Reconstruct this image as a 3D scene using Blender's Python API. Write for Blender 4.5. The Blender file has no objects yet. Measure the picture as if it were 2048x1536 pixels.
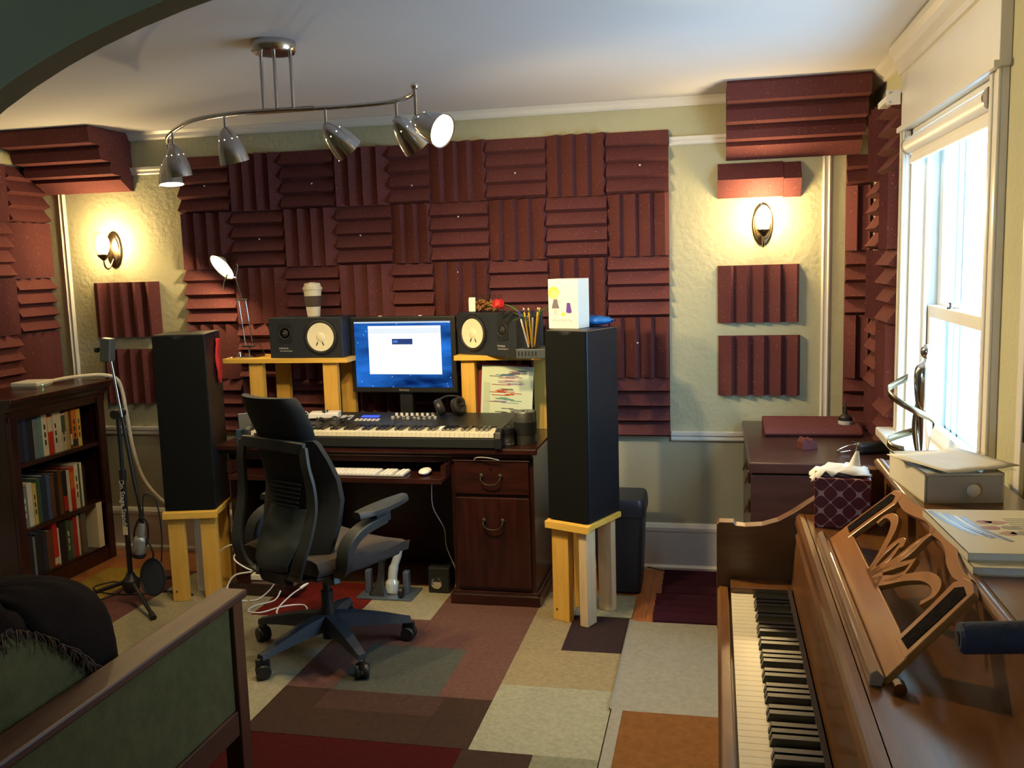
import bpy, bmesh, math, random
from math import sin, cos, pi, radians as R, sqrt
from mathutils import Vector, Matrix, Euler
random.seed(7)
S = bpy.context.scene
COL = S.collection

# ------------------------------------------------------------------ camera
cam = bpy.data.cameras.new('camera'); camo = bpy.data.objects.new('camera', cam); COL.objects.link(camo)
cam.sensor_width = 36.0; cam.sensor_fit = 'HORIZONTAL'; cam.lens = 1863.69 * 36.0 / 2048.0
cam.clip_start = 0.02; cam.clip_end = 60
_r = Vector((0.9770081, 0.21116898, -0.02937413)); _u = Vector((0.00120986, 0.13228233, 0.99121134)); _f = Vector((-0.21319876, 0.96845705, -0.12898542))
camo.matrix_world = Matrix(((_r.x, _u.x, -_f.x, 0.22302), (_r.y, _u.y, -_f.y, 0.0), (_r.z, _u.z, -_f.z, 1.60538), (0, 0, 0, 1)))
S.camera = camo
# ------------------------------------------------------------------ world, exposure
W = bpy.data.worlds.new('sky'); S.world = W; W.use_nodes = True
_bg = W.node_tree.nodes['Background']; _bg.inputs[0].default_value = (0.44, 0.71, 1.0, 1); _bg.inputs[1].default_value = 15.0
S.view_settings.view_transform = 'Standard'; S.view_settings.look = 'None'; S.view_settings.gamma = 1.0
S.view_settings.exposure = 0.0; S.view_settings.use_curve_mapping = False
S.cycles.max_bounces = 8; S.cycles.diffuse_bounces = 4; S.cycles.glossy_bounces = 4; S.cycles.transparent_max_bounces = 12
S.cycles.transmission_bounces = 6; S.cycles.caustics_reflective = False; S.cycles.caustics_refractive = False
S.cycles.sample_clamp_indirect = 4.0
SCONCE_W, LAMP_W, SPOT_W = 24.0, 44.0, 26.0
WARM = (1.0, 0.69, 0.30); WARM2 = (1.0, 0.73, 0.35)

def area_light(name, loc, rot, sx, sy, power, color, portal=False):
    l = bpy.data.lights.new(name, 'AREA'); l.shape = 'RECTANGLE'; l.size = sx; l.size_y = sy; l.energy = power; l.color = color
    o = bpy.data.objects.new(name, l); COL.objects.link(o); o.location = loc; o.rotation_euler = rot
    if portal: l.cycles.is_portal = True
    return o
# daylight portals in the two window openings
area_light('window_portal', (1.10, 3.295, 1.47), (0, R(90), 0), 1.14, 1.13, 1.0, (1, 1, 1), True)
area_light('window_portal', (-1.2, -1.46, 1.45), (R(-90), 0, 0), .7, .9, 1.0, (1, 1, 1), True)

def point(name, loc, power, color, radius, parent=None):
    l = bpy.data.lights.new(name, 'POINT'); l.energy = power; l.color = color; l.shadow_soft_size = radius
    o = bpy.data.objects.new(name, l); COL.objects.link(o); o.location = loc; o.parent = parent
    return o
def spot(name, loc, direction, power, color, angle, blend, radius, parent=None):
    l = bpy.data.lights.new(name, 'SPOT'); l.energy = power; l.color = color; l.spot_size = angle; l.spot_blend = blend; l.shadow_soft_size = radius
    o = bpy.data.objects.new(name, l); COL.objects.link(o); o.location = loc; o.parent = parent
    o.rotation_euler = Vector(direction).to_track_quat('-Z', 'Y').to_euler()
    return o

# ------------------------------------------------------------------ materials
def newmat(name):
    m = bpy.data.materials.new(name); m.use_nodes = True
    nt = m.node_tree; b = nt.nodes['Principled BSDF']
    return m, nt, b
def N(nt, t, **kw):
    n = nt.nodes.new(t)
    for k, v in kw.items():
        if k in n.inputs.keys(): n.inputs[k].default_value = v
        else: setattr(n, k, v)
    return n
def plain(name, col, rough=0.5, metal=0.0, noise=0.0, nscale=20.0, bump=0.0, bscale=60.0, emit=None, estr=0.0, spec=None, coat=0.0):
    """solid colour with optional noise variation and fine relief"""
    m, nt, b = newmat(name); L = nt.links.new
    b.inputs['Roughness'].default_value = rough; b.inputs['Metallic'].default_value = metal
    b.inputs['Base Color'].default_value = (*col, 1)
    if spec is not None: b.inputs['Specular IOR Level'].default_value = spec
    if coat: b.inputs['Coat Weight'].default_value = coat
    tc = N(nt, 'ShaderNodeTexCoord')
    if noise:
        n = N(nt, 'ShaderNodeTexNoise'); n.inputs['Scale'].default_value = nscale; n.inputs['Detail'].default_value = 4
        L(tc.outputs['Object'], n.inputs['Vector'])
        r = N(nt, 'ShaderNodeMapRange'); r.inputs['From Min'].default_value = .3; r.inputs['From Max'].default_value = .7
        r.inputs['To Min'].default_value = 1 - noise; r.inputs['To Max'].default_value = 1 + noise
        L(n.outputs['Fac'], r.inputs['Value'])
        mx = N(nt, 'ShaderNodeVectorMath', operation='SCALE'); mx.inputs[0].default_value = col
        L(r.outputs['Result'], mx.inputs['Scale']); L(mx.outputs['Vector'], b.inputs['Base Color'])
    if bump:
        n2 = N(nt, 'ShaderNodeTexNoise'); n2.inputs['Scale'].default_value = bscale; n2.inputs['Detail'].default_value = 6
        L(tc.outputs['Object'], n2.inputs['Vector'])
        bp = N(nt, 'ShaderNodeBump'); bp.inputs['Strength'].default_value = bump; bp.inputs['Distance'].default_value = 0.01
        L(n2.outputs['Fac'], bp.inputs['Height']); L(bp.outputs['Normal'], b.inputs['Normal'])
    if emit:
        b.inputs['Emission Color'].default_value = (*emit, 1); b.inputs['Emission Strength'].default_value = estr
    return m
def wood(name, c1, c2, rough=0.35, scale=6.0, axis=(1, 1, 8), coat=0.0, bump=0.05):
    """grain: noise stretched along one axis, mixed between two tones"""
    m, nt, b = newmat(name); L = nt.links.new
    tc = N(nt, 'ShaderNodeTexCoord'); mp = N(nt, 'ShaderNodeMapping')
    mp.inputs['Scale'].default_value = axis
    L(tc.outputs['Object'], mp.inputs['Vector'])
    n = N(nt, 'ShaderNodeTexNoise'); n.inputs['Scale'].default_value = scale; n.inputs['Detail'].default_value = 5; n.inputs['Distortion'].default_value = 0.6
    L(mp.outputs['Vector'], n.inputs['Vector'])
    cr = N(nt, 'ShaderNodeValToRGB'); cr.color_ramp.elements[0].position = .32; cr.color_ramp.elements[1].position = .68
    cr.color_ramp.elements[0].color = (*c1, 1); cr.color_ramp.elements[1].color = (*c2, 1)
    L(n.outputs['Fac'], cr.inputs['Fac']); L(cr.outputs['Color'], b.inputs['Base Color'])
    b.inputs['Roughness'].default_value = rough
    if coat: b.inputs['Coat Weight'].default_value = coat; b.inputs['Coat Roughness'].default_value = 0.15
    if bump:
        bp = N(nt, 'ShaderNodeBump'); bp.inputs['Strength'].default_value = bump; bp.inputs['Distance'].default_value = 0.004
        L(n.outputs['Fac'], bp.inputs['Height']); L(bp.outputs['Normal'], b.inputs['Normal'])
    return m
def emitter(name, col, strength):
    m = bpy.data.materials.new(name); m.use_nodes = True; nt = m.node_tree
    nt.nodes.remove(nt.nodes['Principled BSDF'])
    e = nt.nodes.new('ShaderNodeEmission'); e.inputs[0].default_value = (*col, 1); e.inputs[1].default_value = strength
    nt.links.new(e.outputs[0], nt.nodes['Material Output'].inputs[0])
    return m
def clear(name, tint=(1, 1, 1), gloss=0.08, rough=0.02):
    m = bpy.data.materials.new(name); m.use_nodes = True; nt = m.node_tree
    nt.nodes.remove(nt.nodes['Principled BSDF'])
    t = nt.nodes.new('ShaderNodeBsdfTransparent'); t.inputs[0].default_value = (*tint, 1)
    g = nt.nodes.new('ShaderNodeBsdfGlossy'); g.inputs['Roughness'].default_value = rough
    mx = nt.nodes.new('ShaderNodeMixShader'); mx.inputs[0].default_value = gloss
    nt.links.new(t.outputs[0], mx.inputs[1]); nt.links.new(g.outputs[0], mx.inputs[2])
    nt.links.new(mx.outputs[0], nt.nodes['Material Output'].inputs[0])
    return m
def foam_mat():
    m, nt, b = newmat('maroon_foam'); L = nt.links.new
    tc = N(nt, 'ShaderNodeTexCoord'); geo = N(nt, 'ShaderNodeNewGeometry')
    n = N(nt, 'ShaderNodeTexNoise'); n.inputs['Scale'].default_value = 180; n.inputs['Detail'].default_value = 3
    L(tc.outputs['Object'], n.inputs['Vector'])
    n3 = N(nt, 'ShaderNodeTexNoise'); n3.inputs['Scale'].default_value = 2.2; n3.inputs['Detail'].default_value = 2
    L(geo.outputs['Position'], n3.inputs['Vector'])
    cr = N(nt, 'ShaderNodeValToRGB'); cr.color_ramp.elements[0].position = .3; cr.color_ramp.elements[1].position = .75
    cr.color_ramp.elements[0].color = (.084, .024, .026, 1); cr.color_ramp.elements[1].color = (.175, .060, .057, 1)
    ad = N(nt, 'ShaderNodeMath', operation='ADD'); sb = N(nt, 'ShaderNodeMath', operation='MULTIPLY'); sb.inputs[1].default_value = .5
    L(n.outputs['Fac'], ad.inputs[0]); L(n3.outputs['Fac'], ad.inputs[1]); L(ad.outputs[0], sb.inputs[0]); L(sb.outputs[0], cr.inputs['Fac'])
    # glints of light on the foam, painted into the colour as pale specks
    v = N(nt, 'ShaderNodeTexVoronoi'); v.inputs['Scale'].default_value = 75
    L(geo.outputs['Position'], v.inputs['Vector'])
    lt0 = N(nt, 'ShaderNodeMath', operation='LESS_THAN'); lt0.inputs[1].default_value = .15; L(v.outputs['Distance'], lt0.inputs[0])
    sc3 = N(nt, 'ShaderNodeSeparateColor'); L(v.outputs['Color'], sc3.inputs[0])
    gt = N(nt, 'ShaderNodeMath', operation='GREATER_THAN'); gt.inputs[1].default_value = .72; L(sc3.outputs[0], gt.inputs[0])
    lt = N(nt, 'ShaderNodeMath', operation='MULTIPLY'); L(lt0.outputs[0], lt.inputs[0]); L(gt.outputs[0], lt.inputs[1])
    mx = N(nt, 'ShaderNodeMix', data_type='RGBA'); L(lt.outputs[0], mx.inputs[0]); L(cr.outputs['Color'], mx.inputs[6]); mx.inputs[7].default_value = (.38, .18, .13, 1)
    L(mx.outputs[2], b.inputs['Base Color'])
    b.inputs['Roughness'].default_value = .92; b.inputs['Specular IOR Level'].default_value = .15
    bp = N(nt, 'ShaderNodeBump'); bp.inputs['Strength'].default_value = .35; bp.inputs['Distance'].default_value = .003
    L(n.outputs['Fac'], bp.inputs['Height']); L(bp.outputs['Normal'], b.inputs['Normal'])
    return m
M = {}
M['foam'] = foam_mat()
M['wall'] = plain('plaster_beige', (.46, .445, .29), .8, noise=.05, nscale=3, bump=.55, bscale=38)
M['wall_low'] = plain('painted_dado', (.38, .37, .27), .7, noise=.04, nscale=4, bump=.12, bscale=50)
M['ceil'] = plain('ceiling_white', (.72, .72, .74), .9, noise=.02, nscale=2, bump=.06, bscale=25)
M['trim'] = plain('gloss_white', (.74, .72, .66), .3, noise=.02, nscale=8)
M['arch'] = plain('arch_green', (.19, .165, .08), .85, noise=.05, nscale=3, bump=.2, bscale=30)
M['plank'] = wood('floor_oak', (.30, .10, .03), (.42, .16, .05), .35, 5, (9, 1, 1), coat=.2)
M['mahog'] = wood('mahogany', (.018, .005, .004), (.042, .010, .007), .3, 5, (1, 6, 6), coat=.3)
M['mahog_v'] = wood('mahogany_upright', (.018, .005, .004), (.042, .010, .007), .3, 5, (6, 6, 1), coat=.3)
M['pine'] = wood('pine', (.66, .37, .06), (.76, .46, .10), .5, 4, (14, 14, 1))
M['pine_h'] = wood('pine_flat', (.70, .41, .06), (.80, .51, .10), .5, 4, (1, 14, 14))
M['pine_p'] = wood('pale_pine', (.60, .44, .26), (.70, .54, .34), .55, 4, (14, 14, 1))
M['black'] = plain('black_plastic', (.012, .013, .015), .45, noise=.1, nscale=30)
M['black_m'] = plain('black_matte', (.010, .011, .012), .75, noise=.15, nscale=40, bump=.1, bscale=150)
M['ash'] = plain('black_ash_veneer', (.006, .008, .012), .42, noise=.2, nscale=30, bump=.06, bscale=90)
M['grille'] = plain('grille_cloth', (.005, .006, .006), .95, spec=.15, noise=.15, nscale=120, bump=.3, bscale=400)
M['chair_g'] = plain('chair_graphite', (.024, .030, .034), .5, noise=.06, nscale=30)
M['chair_f'] = plain('chair_fabric', (.020, .024, .028), .95, noise=.12, nscale=160, bump=.2, bscale=300)
M['chair_seat'] = plain('seat_fabric', (.055, .044, .039), .95, noise=.1, nscale=120, bump=.2, bscale=300)  # dark grey fabric; the brown of the warm light is in its colour
M['steel'] = plain('brushed_steel', (.55, .53, .51), .2, 1.0, noise=.06, nscale=40)
M['chrome'] = plain('polished_chrome', (.78, .76, .73), .08, 1.0)
M['old_brass'] = plain('dark_brass', (.05, .038, .025), .5, .8)
M['bronze'] = plain('antique_brass', (.20, .14, .08), .3, 1.0)
M['silver'] = plain('polished_silver', (.80, .78, .74), .12, 1.0)
M['white'] = plain('white_plastic', (.78, .77, .73), .4)
M['cream'] = plain('cream_card', (.74, .69, .52), .55, noise=.03, nscale=10)
M['paper'] = plain('paper', (.85, .84, .80), .8)
M['rubber'] = plain('black_rubber', (.012, .012, .013), .6)
M['glass'] = clear('window_glass', (.97, 1, 1), .06)
M['clearp'] = clear('clear_plastic', (.93, .93, .90), .10, .08)
M['dkclear'] = clear('smoked_plastic', (.80, .78, .72), .10, .08)
M['bulb'] = emitter('lit_bulb', (1.0, .78, .45), 60.0)
M['lens'] = emitter('lit_lens', (1.0, .82, .55), 14.0)
M['frost'] = emitter('lit_frosted_glass', (1.0, .80, .50), 9.0)

# ------------------------------------------------------------------ mesh helpers
class MB:
    def __init__(s): s.bm = bmesh.new()
    def _x(s, vs, m):
        if m is not None:
            for v in vs: v.co = m @ v.co
        return s
    def box(s, a, b, m=None):
        (x0, y0, z0), (x1, y1, z1) = a, b
        vs = [s.bm.verts.new(c) for c in ((x0,y0,z0),(x1,y0,z0),(x1,y1,z0),(x0,y1,z0),(x0,y0,z1),(x1,y0,z1),(x1,y1,z1),(x0,y1,z1))]
        for f in ((3,2,1,0),(4,5,6,7),(0,1,5,4),(1,2,6,5),(2,3,7,6),(3,0,4,7)): s.bm.faces.new([vs[i] for i in f])
        return s._x(vs, m)
    def tube(s, pts, r, seg=8, m=None, closed=False, cap=True, flat=1.0):
        pts = [Vector(p) for p in pts]; n = len(pts)
        rr = list(r) if hasattr(r, '__len__') else [r] * n
        rings = []; up = None; allv = []
        for i, p in enumerate(pts):
            if closed: t = pts[(i + 1) % n] - pts[i - 1]
            else: t = pts[min(i + 1, n - 1)] - pts[max(i - 1, 0)]
            t.normalize()
            if up is None:
                up = Vector((0, 0, 1)) if abs(t.z) < .9 else Vector((0, 1, 0))
            up = (up - t * up.dot(t)).normalized(); sd = t.cross(up)
            ring = [s.bm.verts.new(p + (sd * cos(2*pi*k/seg) + up * sin(2*pi*k/seg) * flat) * rr[i]) for k in range(seg)]
            rings.append(ring); allv += ring
        for i in range(n if closed else n - 1):
            a, b = rings[i], rings[(i + 1) % n]
            for k in range(seg): s.bm.faces.new((a[k], a[(k+1) % seg], b[(k+1) % seg], b[k]))
        if cap and not closed:
            s.bm.faces.new(rings[0][::-1]); s.bm.faces.new(rings[-1])
        return s._x(allv, m)
    def cyl(s, p0, p1, r0, r1=None, seg=16, m=None): return s.tube([p0, p1], [r0, r0 if r1 is None else r1], seg, m)
    def lathe(s, prof, seg=24, m=None, sx=1.0, sy=1.0):
        allv = []; rings = []
        for r, z in prof:
            if r < 1e-6: ring = [s.bm.verts.new((0, 0, z))]
            else: ring = [s.bm.verts.new((r*cos(2*pi*k/seg)*sx, r*sin(2*pi*k/seg)*sy, z)) for k in range(seg)]
            rings.append(ring); allv += ring
        for a, b in zip(rings, rings[1:]):
            for k in range(seg):
                k2 = (k + 1) % seg
                if len(a) == 1 and len(b) == 1: break
                if len(a) == 1: s.bm.faces.new((a[0], b[k2], b[k]))
                elif len(b) == 1: s.bm.faces.new((a[k], a[k2], b[0]))
                else: s.bm.faces.new((a[k], a[k2], b[k2], b[k]))
        if len(rings[0]) > 1: s.bm.faces.new(rings[0][::-1])
        if len(rings[-1]) > 1: s.bm.faces.new(rings[-1])
        return s._x(allv, m)
    def prism(s, poly, z0, z1, m=None):
        a = [s.bm.verts.new((x, y, z0)) for x, y in poly]; b = [s.bm.verts.new((x, y, z1)) for x, y in poly]; n = len(poly)
        s.bm.faces.new(a[::-1]); s.bm.faces.new(b)
        for i in range(n): s.bm.faces.new((a[i], a[(i+1) % n], b[(i+1) % n], b[i]))
        return s._x(a + b, m)
    def strip(s, rows, m=None, thick=None):
        """grid of points (rows of equal length) as a surface"""
        g = [[s.bm.verts.new(p) for p in r] for r in rows]
        for a, b in zip(g, g[1:]):
            for i in range(len(a) - 1): s.bm.faces.new((a[i], a[i+1], b[i+1], b[i]))
        return s._x([v for r in g for v in r], m)
    def sphere(s, c, r, m=None, seg=16, rings=10, sc=(1, 1, 1)):
        prof = [(r * sin(pi*i/rings), -r * cos(pi*i/rings)) for i in range(rings + 1)]
        prof[0] = (0, -r); prof[-1] = (0, r)
        mm = Matrix.Translation(c) @ Matrix.Diagonal((*sc, 1))
        return s.lathe(prof, seg, mm if m is None else m @ mm)
    def band(s, pts, w, z0, z1, m=None):
        """flat ribbon of given width(s) along a 2D line, extruded z0..z1"""
        n = len(pts); ww = list(w) if hasattr(w, '__len__') else [w] * n
        Lp, Rp = [], []
        for i in range(n):
            a = Vector(pts[max(i-1, 0)]); b = Vector(pts[min(i+1, n-1)]); t = (b - a).normalized(); nn = Vector((-t.y, t.x))
            p = Vector(pts[i]); Lp.append(p + nn * ww[i] / 2); Rp.append(p - nn * ww[i] / 2)
        allv = []; rows = []
        for i in range(n):
            q = [s.bm.verts.new((Lp[i].x, Lp[i].y, z0)), s.bm.verts.new((Rp[i].x, Rp[i].y, z0)), s.bm.verts.new((Rp[i].x, Rp[i].y, z1)), s.bm.verts.new((Lp[i].x, Lp[i].y, z1))]
            rows.append(q); allv += q
        for a, b in zip(rows, rows[1:]):
            for k in range(4): s.bm.faces.new((a[k], b[k], b[(k+1) % 4], a[(k+1) % 4]))
        s.bm.faces.new(rows[0]); s.bm.faces.new(rows[-1][::-1])
        return s._x(allv, m)
    def mesh(s, name, smooth=None):
        bmesh.ops.recalc_face_normals(s.bm, faces=s.bm.faces)
        me = bpy.data.meshes.new(name); s.bm.to_mesh(me); s.bm.free()
        if smooth is not None:
            me.polygons.foreach_set('use_smooth', [True] * len(me.polygons)); me.set_sharp_from_angle(angle=R(smooth))
        return me
INV = {}
def obj(name, mb, mat, parent=None, smooth=None, bevel=0.0, loc=None, rot=None, world=False, label=None, solid=0.0, sub=0):
    me = mb.mesh(name, smooth) if isinstance(mb, MB) else mb
    if mat is not None and not me.materials: me.materials.append(M[mat] if isinstance(mat, str) else mat)
    o = bpy.data.objects.new(name, me); COL.objects.link(o); o.parent = parent
    if world and parent is not None:                       # mesh given in room coordinates: bring it into the parent's frame
        p, mt = parent, Matrix.Identity(4)
        while p is not None: mt = p.matrix_basis @ mt; p = p.parent
        me.transform(mt.inverted())
    if loc is not None: o.location = loc
    if rot is not None: o.rotation_euler = rot
    if solid: md = o.modifiers.new('thickness', 'SOLIDIFY'); md.thickness = solid; md.offset = 0
    if sub: md = o.modifiers.new('smooth', 'SUBSURF'); md.levels = sub; md.render_levels = sub
    if bevel: md = o.modifiers.new('edge', 'BEVEL'); md.width = bevel; md.segments = 2; md.limit_method = 'ANGLE'; md.angle_limit = R(35)
    if label: o['label'] = label
    return o
def tag(o, label, cat, group=None, kind=None):
    if label: o['label'] = label
    if cat: o['category'] = cat
    if group: o['group'] = group
    if kind: o['kind'] = kind
    return o
def thing(name, label, cat, loc=(0, 0, 0), rz=0.0, group=None):
    o = bpy.data.objects.new(name, None); COL.objects.link(o); o.empty_display_size = .05
    o.location = loc; o.rotation_euler = (0, 0, rz); o.matrix_basis = Matrix.Translation(loc) @ Matrix.Rotation(rz, 4, 'Z')
    return tag(o, label, cat, group)
def struct(name, mb, mat, parent=None, **kw):
    o = obj(name, mb, mat, parent, **kw)
    o['kind'] = 'structure'
    return o
def text_mesh(body, size, depth=.0006):
    c = bpy.data.curves.new('lettering', 'FONT'); c.body = body; c.size = size; c.extrude = depth; c.align_x = 'CENTER'; c.align_y = 'CENTER'; c.resolution_u = 3
    o = bpy.data.objects.new('lettering', c); COL.objects.link(o)
    me = bpy.data.meshes.new_from_object(o.evaluated_get(bpy.context.evaluated_depsgraph_get()))
    bpy.data.objects.remove(o); bpy.data.curves.remove(c); me.name = 'lettering'; me.materials.clear()
    return me
def lettering(body, size, mat, parent, m, depth=.0006):
    me = text_mesh(body, size, depth); me.transform(m)
    return obj('lettering', me, mat, parent)
def B(x0, y0, z0, x1, y1, z1): return MB().box((min(x0,x1), min(y0,y1), min(z0,z1)), (max(x0,x1), max(y0,y1), max(z0,z1)))
def curve(pts, n=8):
    """Catmull-Rom through points"""
    P = [Vector(p) for p in pts]; out = []
    for i in range(len(P) - 1):
        p0 = P[max(i-1, 0)]; p1 = P[i]; p2 = P[i+1]; p3 = P[min(i+2, len(P)-1)]
        for k in range(n):
            t = k / n
            out.append(0.5 * ((2*p1) + (-p0+p2)*t + (2*p0-5*p1+4*p2-p3)*t*t + (-p0+3*p1-3*p2+p3)*t**3))
    out.append(P[-1]); return out
def T(x, y, z): return Matrix.Translation((x, y, z))
def RX(a): return Matrix.Rotation(R(a), 4, 'X')
def RY(a): return Matrix.Rotation(R(a), 4, 'Y')
def RZ(a): return Matrix.Rotation(R(a), 4, 'Z')
def align(p, d):
    """matrix taking local +Z to direction d at p"""
    return Matrix.Translation(p) @ Vector(d).to_track_quat('Z', 'Y').to_matrix().to_4x4()
ORD = ['first', 'second', 'third', 'fourth', 'fifth', 'sixth', 'seventh', 'eighth', 'ninth', 'tenth', 'eleventh', 'twelfth', 'thirteenth', 'fourteenth', 'fifteenth', 'sixteenth']
# ================================================================== THE ROOM
XL, XR, YB, YF, ZC = -3.55, 0.95, 4.744, -1.5, 2.378
floor = struct('floor', B(XL-.1, YF-.1, -.12, XR+.1, YB+.1, -.012), 'plank')
_pw = .0825; _n = int((XR - XL) / _pw) + 1
for k in range(_n):
    x0 = XL + k * _pw; x1 = min(x0 + _pw - .0012, XR)
    obj('plank', B(x0, YF, -.0119, x1, YB, 0.0 - random.random()*.0006), 'plank', floor)
struct('ceiling', B(XL-.1, YF-.1, ZC, XR+.1, YB+.1, ZC+.1), 'ceil')
wb = struct('wall_back', B(XL-.1, YB, 0.71, XR+.1, YB+.12, ZC), 'wall')
obj('dado', B(XL-.1, YB+.001, -.01, XR+.1, YB+.12, .71), 'wall_low', wb)
# right wall with the window opening
WY0, WY1, WZ0, WZ1 = 2.73, 3.86, .90, 2.06
mb = MB()
mb.box((XR, YF, 0), (XR+.16, WY0, ZC)); mb.box((XR, WY1, 0), (XR+.16, YB+.1, ZC)); mb.box((XR, WY0, 0), (XR+.16, WY1, WZ0-.036)); mb.box((XR, WY0, WZ1), (XR+.16, WY1, ZC))
struct('wall_right', mb, 'wall')
struct('wall_left', B(XL-.12, YF-.1, 0, XL, YB+.1, ZC), 'wall')
# wall behind the camera, with a second window that lets daylight into the near room
VX0, VX1, VZ0, VZ1 = -1.55, -.85, 1.0, 1.9
mb = MB(); mb.box((XL-.1, YF-.12, 0), (VX0, YF, ZC)); mb.box((VX1, YF-.12, 0), (XR+.1, YF, ZC)); mb.box((VX0, YF-.12, 0), (VX1, YF, VZ0)); mb.box((VX0, YF-.12, VZ1), (VX1, YF, ZC))
struct('wall_front', mb, 'wall')
mb = MB(); mb.box((VX0, YF-.08, VZ0), (VX0+.05, YF-.04, VZ1)); mb.box((VX1-.05, YF-.08, VZ0), (VX1, YF-.04, VZ1)); mb.box((VX0+.05, YF-.08, VZ0), (VX1-.05, YF-.04, VZ0+.06)); mb.box((VX0+.05, YF-.08, VZ1-.06), (VX1-.05, YF-.04, VZ1)); mb.box((VX0+.05, YF-.08, 1.43), (VX1-.05, YF-.04, 1.48))
w2 = struct('window_2', mb, 'trim')
obj('pane', B(VX0+.05, YF-.064, VZ0+.06, VX1-.05, YF-.060, VZ1-.06), 'glass', w2)
# arched wall between the near room and the studio
arc = [(-.8, 0), (-.8, 1.556)] + [(-.8*cos(pi*k/40), 1.556 + .386*sin(pi*k/40)) for k in range(1, 40)] + [(.8, 1.556), (.8, 0)]
poly = [(XL, 0), (XL, ZC), (XR, ZC), (XR, 0)] + arc[::-1]
struct('wall_arch', MB().prism(poly, .0, .04, T(0, 1.0, 0) @ RX(90)), 'arch')

# mouldings on the back wall
def moulding(name, prof, x0, x1, mat='trim', gap=None):
    """profile (out from wall, z) run along X on the back wall"""
    mb = MB()
    for a, b in ((x0, x1),) if not gap else ((x0, gap[0]), (gap[1], x1)): mb.prism([(-d, z) for d, z in prof], a, b, Matrix(((0, 0, 1, 0), (1, 0, 0, YB), (0, 1, 0, 0), (0, 0, 0, 1))))
    return struct(name, mb, mat)
moulding('trim_1', [(0, 2.335), (.012, 2.335), (.020, 2.345), (.026, 2.362), (.04, 2.377), (0, 2.377)], XL, XR)
moulding('trim_2', [(0, 2.15), (.010, 2.15), (.016, 2.156), (.016, 2.168), (.026, 2.176), (.026, 2.19), (0, 2.19)], XL, XR, gap=(-2.66, .003))
moulding('trim_3', [(0, .683), (.012, .683), (.016, .690), (.014, .706), (.024, .712), (.026, .728), (0, .731)], XL, XR, gap=(-2.66, .003))
moulding('baseboard_back', [(0, 0), (.030, 0), (.030, .018), (.017, .03), (.017, .205), (.022, .21), (.022, .228), (.012, .245), (0, .249)], XL, XR, 'trim')
def vmould(name, x, z0, z1):
    mb = MB(); mb.prism([(-.020, 0), (-.020, -.010), (-.012, -.018), (-.004, -.010), (.004, -.010), (.012, -.018), (.020, -.010), (.020, 0)], z0, z1, T(x, YB, 0))
    return struct(name, mb, 'trim')
vmould('trim_4', .743, .731, 2.15); vmould('trim_5', -3.415, .731, 2.15)
# left and right wall trims
struct('baseboard_left', B(XL, 1.06, 0, XL+.02, YB-.03, .24), 'trim', bevel=.004)
struct('baseboard_right', B(XR-.02, 1.06, 0, XR, YB-.03, .24), 'trim', bevel=.004)
mb = MB(); mb.prism([(0, 2.335), (.012, 2.335), (.024, 2.345), (.05, 2.362), (.062, 2.377), (0, 2.377)], -(YB-.04), -1.07, Matrix(((-1, 0, 0, XR), (0, 0, -1, 0), (0, 1, 0, 0), (0, 0, 0, 1))))
struct('trim_6', mb, 'trim')
mb = MB(); mb.prism([(0, 2.335), (.012, 2.335), (.024, 2.345), (.036, 2.362), (.042, 2.377), (0, 2.377)], -(YB-.04), -1.07, Matrix(((1, 0, 0, XL), (0, 0, -1, 0), (0, 1, 0, 0), (0, 0, 0, 1))))
struct('trim_7', mb, 'trim')
struct('trim_8', B(XR-.014, 2.40, 1.0, XR, 2.445, 2.30), 'trim', bevel=.004)   # upright panel moulding nearer than the window

# ------------------------------------------------------------------ window_1
casing = MB()
for (y0, y1) in ((WY0-.09, WY0), (WY1, WY1+.09)):
    casing.box((XR-.02, y0, .86), (XR, y1, WZ1+.02)); casing.box((XR-.028, y0 if y0 > 3 else y0, .86), (XR-.02, y0+.018, WZ1+.02)); casing.box((XR-.026, y1-.022, .86), (XR-.02, y1, WZ1+.02))
win = struct('window_1', casing, 'trim', bevel=.003)
obj('jamb', MB().box((XR, WY0, WZ0), (XR+.16, WY0+.02, WZ1)).box((XR, WY1-.02, WZ0), (XR+.16, WY1, WZ1)).box((XR, WY0, WZ1-.02), (XR+.16, WY1, WZ1)), 'trim', win)
obj('window_sill', MB().box((XR-.09, WY0-.11, WZ0-.035), (XR+.16, WY1+.11, WZ0)), 'trim', win, bevel=.006)
obj('stop_bead', MB().box((XR+.05, WY0+.02, WZ0), (XR+.062, WY0+.045, WZ1-.02)).box((XR+.05, WY1-.045, WZ0), (XR+.062, WY1-.02, WZ1-.02)), 'trim', win, bevel=.002)
def sash(name, x, z0, z1, y0=WY0+.02, y1=WY1-.02):
    mb = MB(); w = .052
    mb.box((x, y0, z0), (x+.032, y0+w, z1)); mb.box((x, y1-w, z0), (x+.032, y1, z1)); mb.box((x, y0+w, z0), (x+.032, y1-w, z0+.055)); mb.box((x, y0+w, z1-.045), (x+.032, y1-w, z1))
    s = obj(name, mb, 'trim', win, bevel=.003)
    obj('pane', B(x+.014, y0+w, z0+.055, x+.018, y1-w, z1-.045), 'glass', s)
    return s
lo = sash('lower_sash', XR+.066, WZ0, 1.40); up = sash('upper_sash', XR+.102, 1.355, WZ1-.02)
for y in (3.02, 3.52):
    obj('sash_latch', MB().lathe([(0, 0), (.014, 0), (.014, .006), (.006, .010), (.006, .016), (.012, .022), (0, .026)], 12, T(XR+.08, y, 1.40)), 'steel', lo, smooth=40)
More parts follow.
